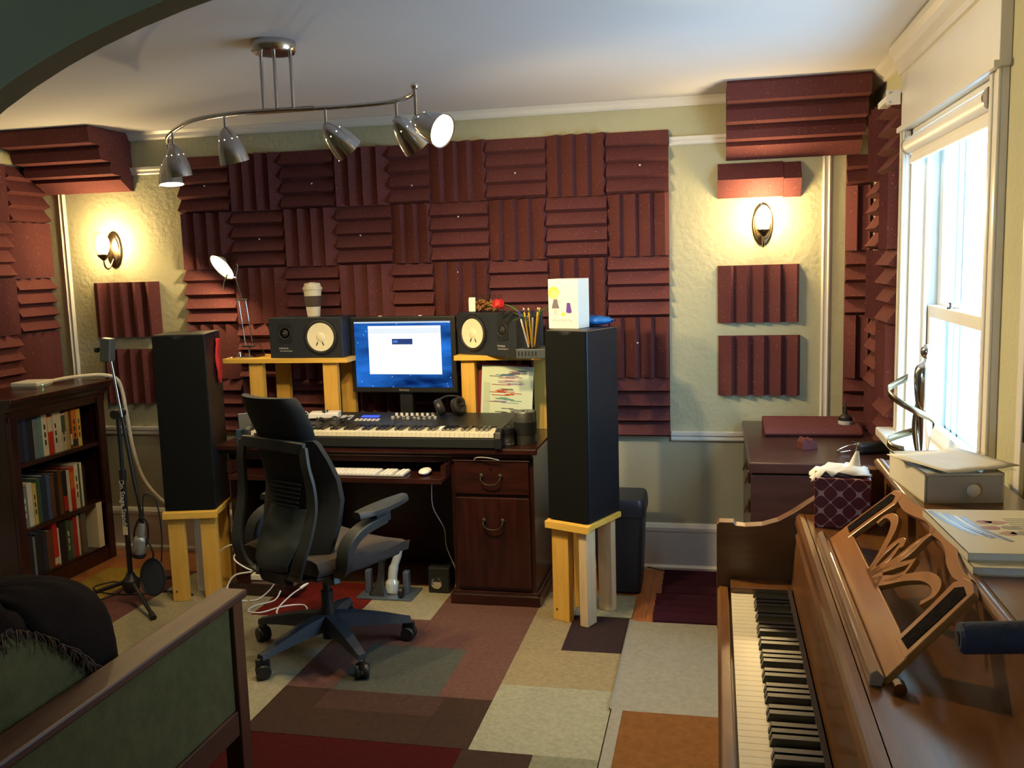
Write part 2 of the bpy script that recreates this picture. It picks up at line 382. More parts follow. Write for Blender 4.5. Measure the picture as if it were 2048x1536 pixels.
# aluminium storm frame tracks outside the sashes
mb = MB()
for y in (WY0+.02, WY0+.11, WY0+.36, WY1-.22, WY1-.13, WY1-.04): mb.box((XR+.142, y, WZ0), (XR+.158, y+.022, WZ1-.02))
mb.box((XR+.142, WY0+.02, 1.37), (XR+.158, WY1-.02, 1.39)); mb.box((XR+.142, WY0+.02, WZ0), (XR+.158, WY1-.02, WZ0+.03))
obj('storm_track', mb, plain('mill_aluminium', (.45, .55, .62), .4, .6), win)
# cornice board over the window and its crown
cor = MB(); cor.box((XR-.03, WY0-.10, WZ1), (XR, WY1+.045, 2.34)); cor.box((XR-.045, WY0-.11, WZ1-.005), (XR-.03, WY1+.055, WZ1+.014))
co = struct('trim_9', cor, 'trim', bevel=.002)
mb = MB(); mb.prism([(.03, 2.27), (.042, 2.27), (.046, 2.29), (.060, 2.312), (.064, 2.335), (.078, 2.35), (.078, 2.372), (.03, 2.372)], -(WY1+.055), -(WY0-.11), Matrix(((-1, 0, 0, XR), (0, 0, -1, 0), (0, 1, 0, 0), (0, 0, 0, 1))))
obj('crown', mb, 'trim', co)
# roller blind
bl = thing('roller_blind', 'white roller blind rolled up under the window cornice', 'blind', (XR-.005, 3.295, 1.98))
obj('roll', MB().cyl((0, -.545, .02), (0, .545, .02), .030, seg=20), 'white', bl, smooth=40)
obj('hem_bar', MB().box((-.006, -.53, -.05), (.006, .53, -.028)), 'white', bl, bevel=.003)
obj('shade_cloth', MB().box((-.0015, -.53, -.028), (.0015, .53, .005)), 'white', bl)
for s_ in (-1, 1): obj('end_cap', MB().cyl((0, s_*.545, .02), (0, s_*.556, .02), .034, seg=20), 'steel', bl, smooth=40)
br = thing('curtain_bracket', 'small white metal bracket beside the cornice above the foam', 'bracket', (XR-.06, 3.93, 2.19))
obj('arm', MB().box((-.022, -.02, -.012), (.022, .19, .012)).box((-.004, .05, .010), (.004, .17, .016)), 'white', br, bevel=.002)
obj('plate', MB().box((-.026, -.028, -.028), (.026, -.02, .028)), 'white', br, bevel=.002)
for dz in (-.018, .018): obj('screw', MB().cyl((-.012, -.028, dz), (-.012, -.032, dz), .004, seg=8), 'steel', br)
# picture on the right wall at the edge of view
pc = thing('framed_photo', 'thin black framed photograph at the right edge of the room', 'picture', (XR-.001, 2.18, 1.15))
mb = MB(); mb.box((-.018, -.19, 0), (0, -.182, .28)); mb.box((-.018, .182, 0), (0, .19, .28)); mb.box((-.018, -.19, 0), (0, .19, .008)); mb.box((-.018, -.19, .272), (0, .19, .28))
obj('frame', mb, 'black', pc)
obj('print_sky', B(-.010, -.182, .19, -.004, .182, .272), plain('photo_haze', (.55, .50, .38), .5, noise=.15, nscale=12), pc)
obj('print_middle', B(-.010, -.182, .075, -.004, .182, .19), plain('photo_gold', (.50, .34, .10), .5, noise=.6, nscale=16), pc)
obj('print_base', B(-.010, -.182, .008, -.004, .182, .075), plain('photo_dark', (.03, .025, .035), .5), pc)

# ------------------------------------------------------------------ house added outside to turn part of the window view cyan
nh = thing('added_house', 'blue-grey clapboard house added outside for the cyan in the window', 'house', (2.3, 15.0, -1.0))
M['siding'] = plain('blue_siding', (.045, .085, .11), .7, noise=.1, nscale=3); M['corner'] = plain('corner_board', (.30, .33, .34), .6)
obj('wall_core', B(-1.2, .02, -2.0, 1.10, 4.0, 5.6), 'siding', nh)
for k in range(38): obj('clapboard', MB().prism([(0, 0), (-.03, 0), (-.008, .205), (0, .205)], -1.2, 1.10, T(0, .02, -2.0 + k*.2) @ Matrix(((0, 0, 1, 0), (1, 0, 0, 0), (0, 1, 0, 0), (0, 0, 0, 1)))), 'siding', nh)
for x in (-1.2, 1.02): obj('corner_board', B(x, -.035, -2.0, x+.12, .02, 5.6), 'corner', nh)
obj('eave', B(-1.5, -.4, 5.6, 1.4, 4.3, 5.8), 'corner', nh)
# ================================================================== ACOUSTIC FOAM
def wedge_mesh(w, h, n, depth=.046, base=.012, horiz=True, peak=.80, flip=False, seedy=0):
    """foam sheet w x h lying in XZ with ridges towards -Y; profile of n saw-tooth ridges"""
    rnd = random.Random(seedy)
    L_ = h if horiz else w; p = L_ / n; prof = [(0.0, 0.0)]
    for k in range(n):
        a = k * p; d = depth * rnd.uniform(.92, 1.06); pk = peak + rnd.uniform(-.03, .03)
        if flip: pts = [(a + p*(1-pk), base + d), (a + p, base)]
        else: pts = [(a + p*pk, base + d), (a + p*.995, base)]
        if k == 0: prof.append((0, base))
        prof += pts
    prof[-1] = (L_, base); prof.append((L_, 0))
    mb = MB()
    if horiz:   # run along x; t measured downwards from the top
        m = Matrix(((0, 0, 1, 0), (0, -1, 0, 0), (-1, 0, 0, h), (0, 0, 0, 1)))
        mb.prism(prof, 0, w, m)
    else:       # run along z; t measured along x
        m = Matrix(((1, 0, 0, 0), (0, -1, 0, 0), (0, 0, 1, 0), (0, 0, 0, 1)))
        mb.prism(prof, 0, h, m)
    return mb.mesh('foam_tile')
def foam(label, x, z, w, h, n, horiz, y=YB, rz=0.0, group=None, **kw):
    me = wedge_mesh(w, h, n, horiz=horiz, **kw)
    o = obj('foam_tile', me, 'foam', None, loc=(x, y, z), rot=(0, 0, rz))
    tag(o, label, 'acoustic foam', group)
    return o
TT = .3048
xs = [0, -TT, -2*TT, -3*TT, -4*TT, -4*TT-.2176]; xs += [xs[-1] - TT*k for k in range(1, 5)]
ztop = 2.2294
ROWN = ['top', 'second', 'third', 'fourth', 'bottom']
tiles = {}
for r in range(5):
    for c in range(9):
        hz = (r + c) % 2 == 0; x1, x0 = xs[c], xs[c+1]
        jx, jz = random.uniform(-.0006, .0006), random.uniform(-.0006, .0006)
        nr = 4 if (hz or c != 4) else 3
        rw = 'top row' if r == 0 else 'bottom row' if r == 4 else ROWN[r] + ' row down'
        cl = 'at the right end' if c == 0 else 'at the left end' if c == 8 else ORD[c] + ' from the right'
        tiles[r, c] = foam('maroon foam tile, %s ridges, %s, %s above desk' % ('level' if hz else 'upright', cl, rw),
             x0 + jx, ztop - (r+1)*TT + jz, (x1 - x0) - .0006, TT - .0006, nr, hz, group='foam tiles on the wall above the desk', seedy=r*9+c, flip=(not hz and c >= 5))
# pins that hold the tiles
def pin(o, px, pz, d=.05):
    obj('pushpin', MB().lathe([(0, 0), (.0045, .001), (.0045, .004), (.0025, .006), (0, .007)], 8, RX(90)), 'white', o, loc=(px, -d, pz), smooth=50)
for (r, c, u, v) in ((0, 8, .55, .47), (0, 6, .6, .42), (0, 2, .5, .42), (1, 7, .55, .5), (1, 5, .45, .5), (2, 3, .45, .82), (3, 0, .48, .58), (0, 4, .6, .3), (0, 0, .55, .45), (1, 3, .5, .75)):
    o = tiles[r, c]; pin(o, u*TT*(.7 if c == 4 else 1), v*TT)
# left wall: two columns running to the corner
for r in range(4):
    for c, y0 in enumerate((4.436, 4.128)):
        hz = (r + c) % 2 == 0
        foam('maroon foam tile, %s ridges, on left wall, %s down, %s' % ('level' if hz else 'upright', ORD[r], 'corner column' if c == 0 else 'column nearer the camera'),
             XL, 2.21 - (r+1)*TT, TT-.003, TT-.002, 4, hz, y=y0, rz=R(90), group='foam tiles on the left wall', seedy=100+r*3+c)
# right corner: a cut strip on the back wall and two columns on the window wall
for r in range(5):
    hz = r % 2 == 0
    foam('narrow maroon foam strip, %s ridges, in the right corner, %s down' % ('level' if hz else 'upright', ORD[r]),
         0.83, 2.225 - (r+1)*TT, .115, (TT-.002) if r else .142, (4 if r else 2) if hz else 2, hz, group='foam strips in the right corner', seedy=200+r)
    for c, y1 in enumerate((4.57, 4.263)):
        hz = (r + c) % 2 == 1
        foam('maroon foam tile, %s ridges, beside the window, %s down, %s' % ('level' if hz else 'upright', ORD[r], 'nearer the corner' if c == 0 else 'nearer the window casing'),
             XR, 2.225 - (r+1)*TT, TT-.003, TT-.002, 4, hz, y=y1, rz=R(-90), group='foam tiles beside the window', seedy=230+r*3+c)
# single pieces around the sconces
foam('maroon foam piece with upright ridges just below the right sconce', .235, 1.28, .385, .28, 5, False, seedy=301, group='loose foam pieces by the sconces')
foam('dark maroon foam piece with upright ridges above the brown chest', .238, .92, .39, .295, 5, False, seedy=302, group='loose foam pieces by the sconces')
foam('maroon foam piece with upright ridges just below the left sconce', -3.25, 1.25, .41, .31, 5, False, seedy=303, peak=.6, group='loose foam pieces by the sconces')
foam('maroon foam piece with upright ridges behind the microphone boom', -3.22, .87, .385, .31, 5, False, seedy=304, peak=.55, group='loose foam pieces by the sconces')
def ridge(label, x, z, w, h, d):
    mb = MB(); mb.prism([(0, 0), (-.01, 0), (-d, h*.5), (-.012, h), (0, h)], 0, w, Matrix(((0, 0, 1, 0), (1, 0, 0, 0), (0, 1, 0, 0), (0, 0, 0, 1))))
    return tag(obj('foam_wedge', mb, 'foam', None, loc=(x, YB, z)), label, 'acoustic foam', 'single foam wedges above the right sconce')
ridge('long single maroon foam wedge above the right sconce', .235, 1.885, .305, .165, .085)
ridge('short maroon foam wedge end right of the long wedge above the sconce', .541, 1.880, .082, .165, .086)
# triangular corner traps under the ceiling
trap = [(0, 0), (.355, 0), (.365, -.012), (.355, -.085), (.27, -.095), (.285, -.115), (.275, -.165), (.185, -.172), (.20, -.195), (.19, -.232), (.105, -.238), (.118, -.258), (.03, -.312), (0, -.312)]
def corner_trap(label, x0, x1):
    mb = MB(); mb.prism([(-d, z) for d, z in trap], x0, x1, Matrix(((0, 0, 1, 0), (1, 0, 0, YB-.002), (0, 1, 0, ZC-.002), (0, 0, 0, 1))))
    return tag(obj('corner_trap', mb, 'foam'), label, 'bass trap', 'foam corner traps')
corner_trap('maroon foam corner trap under the ceiling at the right, by the window', .275, .885)
corner_trap('maroon foam corner trap under the ceiling at the left corner', -3.488, -2.95)
# ================================================================== TRACK LIGHT
tl = thing('track_light', 'brushed steel track light with six bullet spots on a curved rail', 'ceiling light', (-1.254, 3.07, ZC))
obj('canopy', MB().lathe([(0, 0), (.076, 0), (.077, -.008), (.076, -.030), (.070, -.038), (.05, -.040), (0, -.040)], 40), 'steel', tl, smooth=40)
for dx in (-.055, 0, .055):
    obj('stem', MB().cyl((dx, .012*(1 if dx else 0), -.03), (dx, .012*(1 if dx else 0), -.222), .0062, seg=12), 'steel', tl, smooth=40)
rail = curve([(-.80, .60, -.225), (-.70, .44, -.225), (-.54, .25, -.225), (-.37, .09, -.225), (-.18, .015, -.225), (0, .008, -.225), (.15, .028, -.225), (.26, .03, -.225), (.42, 0.0, -.225), (.525, -.11, -.225), (.575, -.24, -.225)], 6)
obj('rail', MB().tube(rail, .0078, 12), 'steel', tl, smooth=50)
obj('rail_sleeve', MB().cyl((-.12, .012, -.225), (.13, .020, -.225), .0095, seg=12), 'steel', tl, smooth=50)
for p in (rail[0], rail[-1]): obj('end_knob', MB().sphere(p, .012), 'chrome', tl, smooth=60)
def bullet(pos, drop, aim, lit):
    """short arm from the rail, then a bullet shade aimed along aim"""
    px, py = pos
    a = Vector(aim).normalized(); piv = Vector((px, py, -.225 - drop))
    obj('arm', MB().tube([(px, py, -.225), piv + Vector((0, 0, .005))], .0055, 10), 'steel', tl, smooth=50)
    m = align(piv - a*.012, a)
    K = 1.18
    outer = [(0, 0), (.012, .006), (.022, .020), (.033, .045), (.040, .072), (.044, .100), (.0445, .108)]
    inner = [(.0415, .106), (.036, .070), (.024, .035), (0, .025)]
    outer = [(a*K, b*K) for a, b in outer]; inner = [(a*K, b*K) for a, b in inner]
    sh = obj('spot_shade', MB().lathe(outer + inner, 28, m), 'steel', tl, smooth=45)
    obj('lamp_face', MB().lathe([(a*K, b*K) for a, b in ((0, .098), (.030, .099), (.0405, .101), (.0405, .104), (0, .1065))], 24, m), 'lens' if lit else M['frost_off'], sh, smooth=45)
    c_ = m.inverted() @ (Vector((.223, 0, 1.605)) - tl.location); g0 = math.atan2(c_.y, c_.x)
    for q in range(8):
        g = g0 + pi/8 + q*pi/4
        obj('vent_hole', MB().sphere((.0285*K*cos(g), .0285*K*sin(g), .037*K), .0026, m, 8, 6), M['hole'], sh)
    return piv + a*.128, a
M['frost_off'] = plain('unlit_lens', (.35, .33, .28), .3)
M['hole'] = emitter('vent_glow', (1, .85, .5), 4.0)
def rp(t): return rail[int(t * (len(rail) - 1))]
for pos, drop, aim, face, w_ in (((-.80, .60), .062, (.10, -.10, -1), False, .35), ((-.60, .315), .058, (.06, .15, -1), False, .7), ((-.215, .028), .052, (.12, .25, -1), False, 1.1),
                         ((.165, .028), .060, (.50, .50, -.70), False, 2.1), ((.435, -.01), .060, (.42, .55, -.72), False, 2.3), ((.568, -.215), .100, (.86, -.38, -.38), True, 2.8)):
    p_, a_ = bullet(pos, drop, aim, True)
    spot('track_bulb', p_, a_, SPOT_W*w_, WARM2, R(140 if face else 165), .85, .03, tl)

# ================================================================== SCONCES
def sconce(label, x, z):
    t = thing('wall_sconce', label, 'wall lamp', (x, YB, z), 0, 'candle sconces on the back wall')
    obj('backplate', MB().lathe([(0, 0), (.050, 0), (.050, .006), (.044, .012), (.040, .012), (.036, .018), (0, .020)], 32, RX(90) @ Matrix.Diagonal((1, 1, 1, 1)) , 1.0, 2.05), 'bronze', t, smooth=40)
    arm = curve([(0, -.018, -.055), (0, -.040, -.085), (0, -.068, -.108), (0, -.096, -.095), (0, -.104, -.065), (0, -.104, -.045)], 6)
    obj('arm', MB().tube(arm, .005, 10), 'bronze', t, smooth=50)
    m = T(0, -.104, -.05)
    obj('cup', MB().lathe([(0, -.012), (.010, -.010), (.018, 0), (.030, .012), (.033, .022), (.029, .022), (.02, .012), (0, .008)], 24, m), 'bronze', t, smooth=40)
    obj('socket', MB().cyl((0, -.104, -.035), (0, -.104, -.005), .014, seg=16), 'white', t, smooth=40)
    obj('bulb', MB().lathe([(0, -.012), (.012, -.008), (.016, .010), (.026, .030), (.030, .048), (.026, .064), (.014, .076), (0, .080)], 20, T(0, -.104, 0)), 'bulb', t, smooth=60)
    sh = MB().lathe([(.033, -.03), (.045, -.005), (.052, .04), (.048, .085), (.046, .10)], 24, T(0, -.104, 0))
    for f in [f for f in sh.bm.faces if len(f.verts) > 4]: sh.bm.faces.remove(f)
    obj('glass_shade', sh, 'clearp', t, smooth=60)
    point('sconce_bulb', (0, -.104, .035), SCONCE_W, WARM, .055, t)
    return t
sconce('lit antique brass candle sconce on the right, between foam wedge and foam piece', .448, 1.755)
sconce('lit antique brass candle sconce at the left, beside the corner foam', -3.105, 1.745)

# ================================================================== RUGS
rug = thing('patchwork_rug', 'large patchwork rug of beige, mauve, red and grey blocks under the desk', 'rug', (-1.6, 3.0, 0))
def rugmat(n, c): M['rug_' + n] = plain('rug_' + n, c, .97, noise=.14, nscale=60, bump=.5, bscale=260, spec=.1)
for n, c in dict(cream=(0.289, 0.260, 0.173), tan=(0.265, 0.207, 0.115), pale=(0.289, 0.277, 0.190), mauve=(0.127, 0.061, 0.049), grey=(0.075, 0.078, 0.066), brown=(0.046, 0.026, 0.019), red=(0.121, 0.012, 0.008), red_shaded=(0.049, 0.005, 0.005), plum=(0.034, 0.020, 0.022), gold=(0.289, 0.197, 0.034), sage=(0.190, 0.185, 0.121), rose=(0.133, 0.058, 0.052), choc=(0.063, 0.034, 0.026)).items(): rugmat(n, c)  # the darker red has settee shadow and vignetting of the near block mixed in
blocks = [  # x0,x1,y0,y1,colour
 (-.58,-.402,3.63,4.30,'tan'), (-.402,-.145,3.63,4.02,'plum'), (-.402,-.145,4.02,4.30,'pale'), (-.58,-.145,3.29,3.63,'tan'), (-.58,-.145,2.80,3.29,'pale'),
 (-.36,-.145,1.9,2.80,'sage'), (-.60,-.36,1.9,2.80,'brown'),
 (-1.04,-.79,3.58,4.30,'mauve'), (-.79,-.58,3.15,4.30,'mauve'), (-1.40,-1.04,3.58,3.87,'mauve'), (-1.21,-.79,3.15,3.58,'grey'), (-1.40,-1.21,3.15,3.58,'mauve'), (-1.40,-1.04,3.87,4.30,'cream'),
 (-1.22,-.76,3.00,3.15,'choc'), (-1.40,-1.22,2.80,3.15,'brown'), (-1.22,-.76,2.80,3.00,'brown'), (-.76,-.58,2.80,3.15,'brown'), (-1.40,-.60,1.9,2.80,'red_shaded'),
 (-1.90,-1.40,3.24,3.82,'cream'), (-1.90,-1.40,3.82,4.30,'red'), (-1.62,-1.40,2.80,3.24,'cream'), (-1.90,-1.62,2.80,3.24,'red'), (-1.90,-1.40,1.9,2.80,'tan'),
 (-2.50,-1.90,3.24,4.34,'cream'), (-2.50,-1.90,1.9,3.24,'mauve'), (-2.76,-2.50,3.60,4.36,'rose'), (-3.03,-2.76,3.74,4.36,'gold'), (-3.03,-2.76,1.9,3.74,'rose'), (-2.76,-2.50,1.9,3.60,'rose')]
for x0, x1, y0, y1, c in blocks:
    obj('colour_block', B(x0+.0004, y0+.0004, .0005, x1-.0004, y1-.0004, .011 + random.uniform(-.0006, .0006)), 'rug_' + c, rug, world=True)
run = thing('runner_rug', 'beige runner rug with a rust block lying beside the piano', 'rug', (.2, 3.0, 0))
M['run_b'] = plain('runner_beige', (.255, .235, .185), .97, noise=.10, nscale=50, bump=.4, bscale=240, spec=.1)
M['run_o'] = plain('runner_rust', (.17, .070, .020), .97, noise=.14, nscale=40, bump=.4, bscale=240, spec=.1)
mb = MB(); prof = [(-.150, .024), (-.146, .020), (-.135, .016), (-.115, .012), (-.09, .011), (.33, .011), (.33, .001), (-.09, .002), (-.12, .0015), (-.143, .0125), (-.150, .017)]
mb.prism(prof, -3.985, -3.14, Matrix(((1, 0, 0, 0), (0, 0, -1, 0), (0, 1, 0, 0), (0, 0, 0, 1))))
obj('pile', mb, 'run_b', run, world=True)
obj('edge_strip', B(-.140, 1.5, .0114, -.1002, 3.14, .0165), 'run_b', run, world=True)
obj('colour_block', B(-.100, 1.5, .0022, .33, 3.1398, .0150), 'run_o', run, world=True)

# ================================================================== DESK
dk = thing('desk', 'dark mahogany desk with right pedestal and pull-out keyboard tray', 'desk', (-1.37, 4.39, 0))
def dp(n, mb, mat='mahog', **kw): return obj(n, mb, mat, dk, world=True, **kw)
dp('top', B(-2.165, 4.06, .738, -.565, 4.70, .766), bevel=.006)
dp('top_moulding', MB().box((-2.14, 4.075, .722), (-.59, 4.69, .738)), bevel=.003)
dp('frieze', MB().box((-2.11, 4.10, .69), (-.62, 4.13, .722)))
dp('side_panel', B(-2.12, 4.10, .0118, -2.085, 4.68, .722), 'mahog_v')
dp('back_panel', B(-2.085, 4.655, .012, -.985, 4.675, .722))
dp('pedestal_body', B(-.985, 4.105, .075, -.592, 4.68, .722), 'mahog_v', bevel=.003)
dp('plinth', MB().box((-1.005, 4.085, .0118), (-.572, 4.69, .060)).box((-.997, 4.093, .060), (-.580, 4.69, .076)), bevel=.004)
def bail(parent, x, z, y):
    h = obj('pull', MB().tube(curve([(x-.045, y-.004, z), (x-.046, y-.018, z-.012), (x-.03, y-.022, z-.032), (x, y-.023, z-.038), (x+.03, y-.022, z-.032), (x+.046, y-.018, z-.012), (x+.045, y-.004, z)], 4), .0035, 8), 'old_brass', parent, world=True, smooth=50)
    for q in (-1, 1): obj('rosette', MB().lathe([(0, 0), (.013, 0), (.012, .004), (.006, .008), (0, .009)], 12, T(x + q*.045, y, z) @ RX(90)), 'old_brass', parent, world=True, smooth=50)
d1 = dp('drawer', MB().box((-.965, 4.088, .545), (-.612, 4.105, .705)).box((-.972, 4.083, .700), (-.605, 4.105, .708)), bevel=.004)
bail(d1, -.79, .632, 4.088)
d2 = dp('file_drawer', MB().box((-.965, 4.088, .095), (-.612, 4.105, .530)), 'mahog_v', bevel=.005)
bail(d2, -.785, .42, 4.088)
obj('keyhole', MB().cyl((-.79, 4.0875, .655+.01), (-.79, 4.0855, .665), .006, seg=10), 'bronze', d1, world=True)
dp('keyboard_tray', MB().box((-2.05, 3.97, .622), (-.99, 4.40, .638)).box((-2.05, 3.962, .618), (-.99, 3.972, .642)), bevel=.002)
dp('tray_runner', MB().box((-2.085, 4.02, .638), (-2.06, 4.6, .69)))
dp('tray_runner', MB().box((-1.01, 4.02, .638), (-.986, 4.6, .69)))
dp('hutch_shelf', MB().box((-1.60, 4.43, .7662), (-1.06, 4.68, .792)))

# wooden risers on the desk
def riser(label, x0, x1, y0, y1, zt, legs):
    t = thing('speaker_riser', label, 'stand', ((x0+x1)/2, (y0+y1)/2, .766), 0, 'pine speaker risers on the desk')
    obj('shelf_board', B(x0, y0, zt-.024, x1, y1, zt), 'pine_h', t, world=True, bevel=.0015)
    for lx0, lx1, ly0, ly1 in legs: obj('leg', B(lx0, ly0, .766, lx1, ly1, zt-.024), 'pine', t, world=True, bevel=.0015)
    return t
riser('yellow pine riser on the left of the desk, under lamp and speaker', -2.288, -1.598, 4.405, 4.655, 1.152, [(-2.154, -2.077, 4.428, 4.463), (-2.098, -2.020, 4.612, 4.647), (-1.742, -1.665, 4.428, 4.463), (-1.716, -1.639, 4.594, 4.629)])
riser('yellow pine riser on the right of the desk, over the music book', -1.037, -.56, 4.405, 4.655, 1.159, [(-1.008, -.939, 4.428, 4.488), (-.671, -.594, 4.575, 4.610), (-.995, -.935, 4.60, 4.64)])
# ================================================================== STUDIO MONITORS
M['cone'] = plain('white_cone', (.86, .80, .58), .55, noise=.02, nscale=30)
M['ns_box'] = plain('black_cabinet_bluelit', (.018, .023, .032), .45, noise=.15, nscale=60, bump=.08, bscale=200)  # black finish, with blue window and screen light mixed into its colour
M['print'] = plain('silver_print', (.45, .45, .45), .5)
def studio_monitor(label, loc, rz, flip):
    """horizontal two-way box, front at local y=0, woofer on one side; flip puts the woofer on the left"""
    t = thing('studio_monitor', label, 'speaker', loc, rz, 'white cone studio monitors')
    w, h, d = .400, .207, .20; s = -1 if flip else 1
    obj('cabinet', B(-w/2, 0, 0, w/2, d, h), 'ns_box', t, bevel=.003)
    wx = s*.085; wz = .107; F = T(wx, 0, wz) @ RX(90)
    fr = obj('woofer_frame', MB().prism([(.094*cos(a), .094*sin(a)) for a in [pi*k/8 + pi/16 for k in range(16)]], 0, .004, F), 'black', t)
    obj('surround', MB().lathe([(.086, .004), (.088, .008), (.080, .011), (.073, .006), (.070, .004)], 40, F), 'rubber', t, smooth=50)
    obj('cone', MB().lathe([(.073, .0045), (.072, .0085), (.050, .0068), (.026, .0052), (.0235, .0050), (.0225, .0062), (.016, .0085), (.008, .0100), (0, .0105)], 40, F), 'cone', t, smooth=60)
    for q in (-1, 1): obj('lead_tab', MB().box((-.0025, -.010, 0), (.0025, .010, .0015), F @ T(q*.016 - .004*s, -.034, .0066) @ RZ(q*25)), 'black', t)
    for a in (45, 135, 225, 315): obj('bolt', MB().cyl((0, 0, 0), (0, 0, .003), .0035, seg=8, m=F @ T(.1*cos(R(a))*.94, .1*sin(R(a))*.94, .002)), 'steel', t)
    tx, tz = -s*.112, .128; G = T(tx, 0, tz) @ RX(90)
    obj('tweeter_plate', MB().prism([(x*.036*(1 if abs(y) < 1.01 else 1), y*.036) for x, y in ((-1, -1.25), (-.7, -1.4), (.7, -1.4), (1, -1.25), (1, 1.25), (.7, 1.4), (-.7, 1.4), (-1, 1.25))], 0, .003, G), 'black', t, bevel=.001)
    obj('tweeter_dome', MB().lathe([(.034, .003), (.032, .005), (.022, .002), (.018, .003), (.012, .007), (0, .009)], 28, G), 'rubber', t, smooth=50)
    obj('tweeter_phase_plug', MB().sphere((0, 0, .010), .003, G, 8, 6), 'steel', t, smooth=50)
    lettering('YAMAHA', .013, 'print', t, T(tx-.012, -.0006, .050) @ RX(90))
    lettering('NS-10M STUDIO', .0095, 'print', t, T(tx+.002, -.0006, .036) @ RX(90))
    return t
studio_monitor('black studio monitor with white cone left of the screen, coffee cup on it', (-1.825, 4.425, 1.152), 0, False)
studio_monitor('black studio monitor with white cone right of the screen, turned inwards', (-.870, 4.403, 1.159), R(-30), True)

# coffee cup on the left monitor
cu = thing('travel_cup', 'cream takeaway style coffee cup with dark sleeve and lid', 'cup', (-1.825, 4.542, 1.3592))
obj('body', MB().lathe([(0, 0), (.032, 0), (.033, .004), (.046, .135), (.046, .138), (0, .138)], 32), 'cream', cu, smooth=40)
obj('sleeve', MB().lathe([(.0375, .052), (.0385, .050), (.0452, .104), (.0442, .106)], 32), plain('brown_silicone', (.07, .05, .035), .8), cu, smooth=40)
obj('lid', MB().lathe([(0, .138), (.050, .138), (.051, .142), (.050, .150), (.044, .154), (.041, .168), (.038, .172), (.034, .170), (0, .168)], 32), 'cream', cu, smooth=40)
obj('sip_rim', MB().box((-.004, -.036, .168), (.030, -.014, .176)), 'cream', cu, bevel=.003)

# ================================================================== DESK LAMP
lp = thing('desk_lamp', 'lit chrome desk lamp with tilted shade on the left riser', 'lamp', (-2.211, 4.517, 1.152))
obj('base', MB().lathe([(0, 0), (.096, 0), (.098, .004), (.094, .008), (.02, .012), (.014, .016), (0, .018)], 36), 'chrome', lp, smooth=40)
obj('dimmer_knob', MB().lathe([(0, 0), (.011, 0), (.011, .02), (.008, .024), (0, .025)], 14, T(-.005, -.06, .008)), 'chrome', lp, smooth=40)
obj('pivot_post', MB().cyl((.022, -.005, .010), (.022, -.005, .055), .005, seg=12), 'chrome', lp, smooth=40)
obj('lower_bracket', MB().box((-.018, -.013, .050), (.060, .003, .062)), 'chrome', lp, bevel=.003)
for dx in (0, .042): obj('arm_rod', MB().cyl((.002 + dx, -.005, .060), (-.022 + dx*.95, -.005, .300), .0036, seg=10), 'chrome', lp, smooth=40)
obj('upper_bracket', MB().box((-.036, -.013, .297), (.034, .003, .308)), 'chrome', lp, bevel=.003)
obj('upper_arm', MB().cyl((.002, -.005, .305), (-.024, -.010, .412), .003, seg=8), 'chrome', lp, smooth=40)
hd = Vector((-.026, -.010, .417))
obj('head_joint', MB().sphere(hd, .009), 'chrome', lp, smooth=60)
ax = Vector((-.40, -.685, -.60)).normalized(); mS = align(Vector((-.098, -.02, .473)) - ax*.078, ax)
shp = MB().lathe([(.012, -.02), (.018, -.022), (.036, -.004), (.062, .040), (.080, .075), (.0805, .078), (.0775, .076), (.059, .040), (.033, .000), (.012, -.012)], 32, mS)
obj('shade', shp, 'chrome', lp, smooth=50)
obj('shade_stem', MB().tube([hd, hd.lerp(mS @ Vector((0, 0, -.018)), .5) + Vector((.012, .012, 0)), mS @ Vector((0, 0, -.018))], .004, 8), 'chrome', lp, smooth=40)
obj('reflector', MB().lathe([(.0765, .0755), (.0580, .040), (.032, .0005), (.016, -.010)], 32, mS), 'white', lp, smooth=50)
obj('bulb', MB().lathe([(0, -.012), (.010, -.01), (.014, .010), (.024, .030), (.026, .042), (.016, .058), (0, .062)], 16, mS), 'bulb', lp, smooth=60)
_e = mS @ Vector((0, 0, .076)); obj('handle', MB().tube([_e + Vector((.030, 0, -.035)), _e + Vector((.012, -.004, -.075)), _e + Vector((.004, -.006, -.115))], [.004, .004, .0055], 8), 'chrome', lp, smooth=40)
obj('mains_lead', MB().tube(curve([(.05, -.005, .056), (.075, .0, .07), (.085, .01, .045), (.095, .02, .016)], 5), .0022, 6), 'black', lp, smooth=50)
point('lamp_bulb', mS @ Vector((0, 0, .062)), LAMP_W, WARM2, .04, lp)

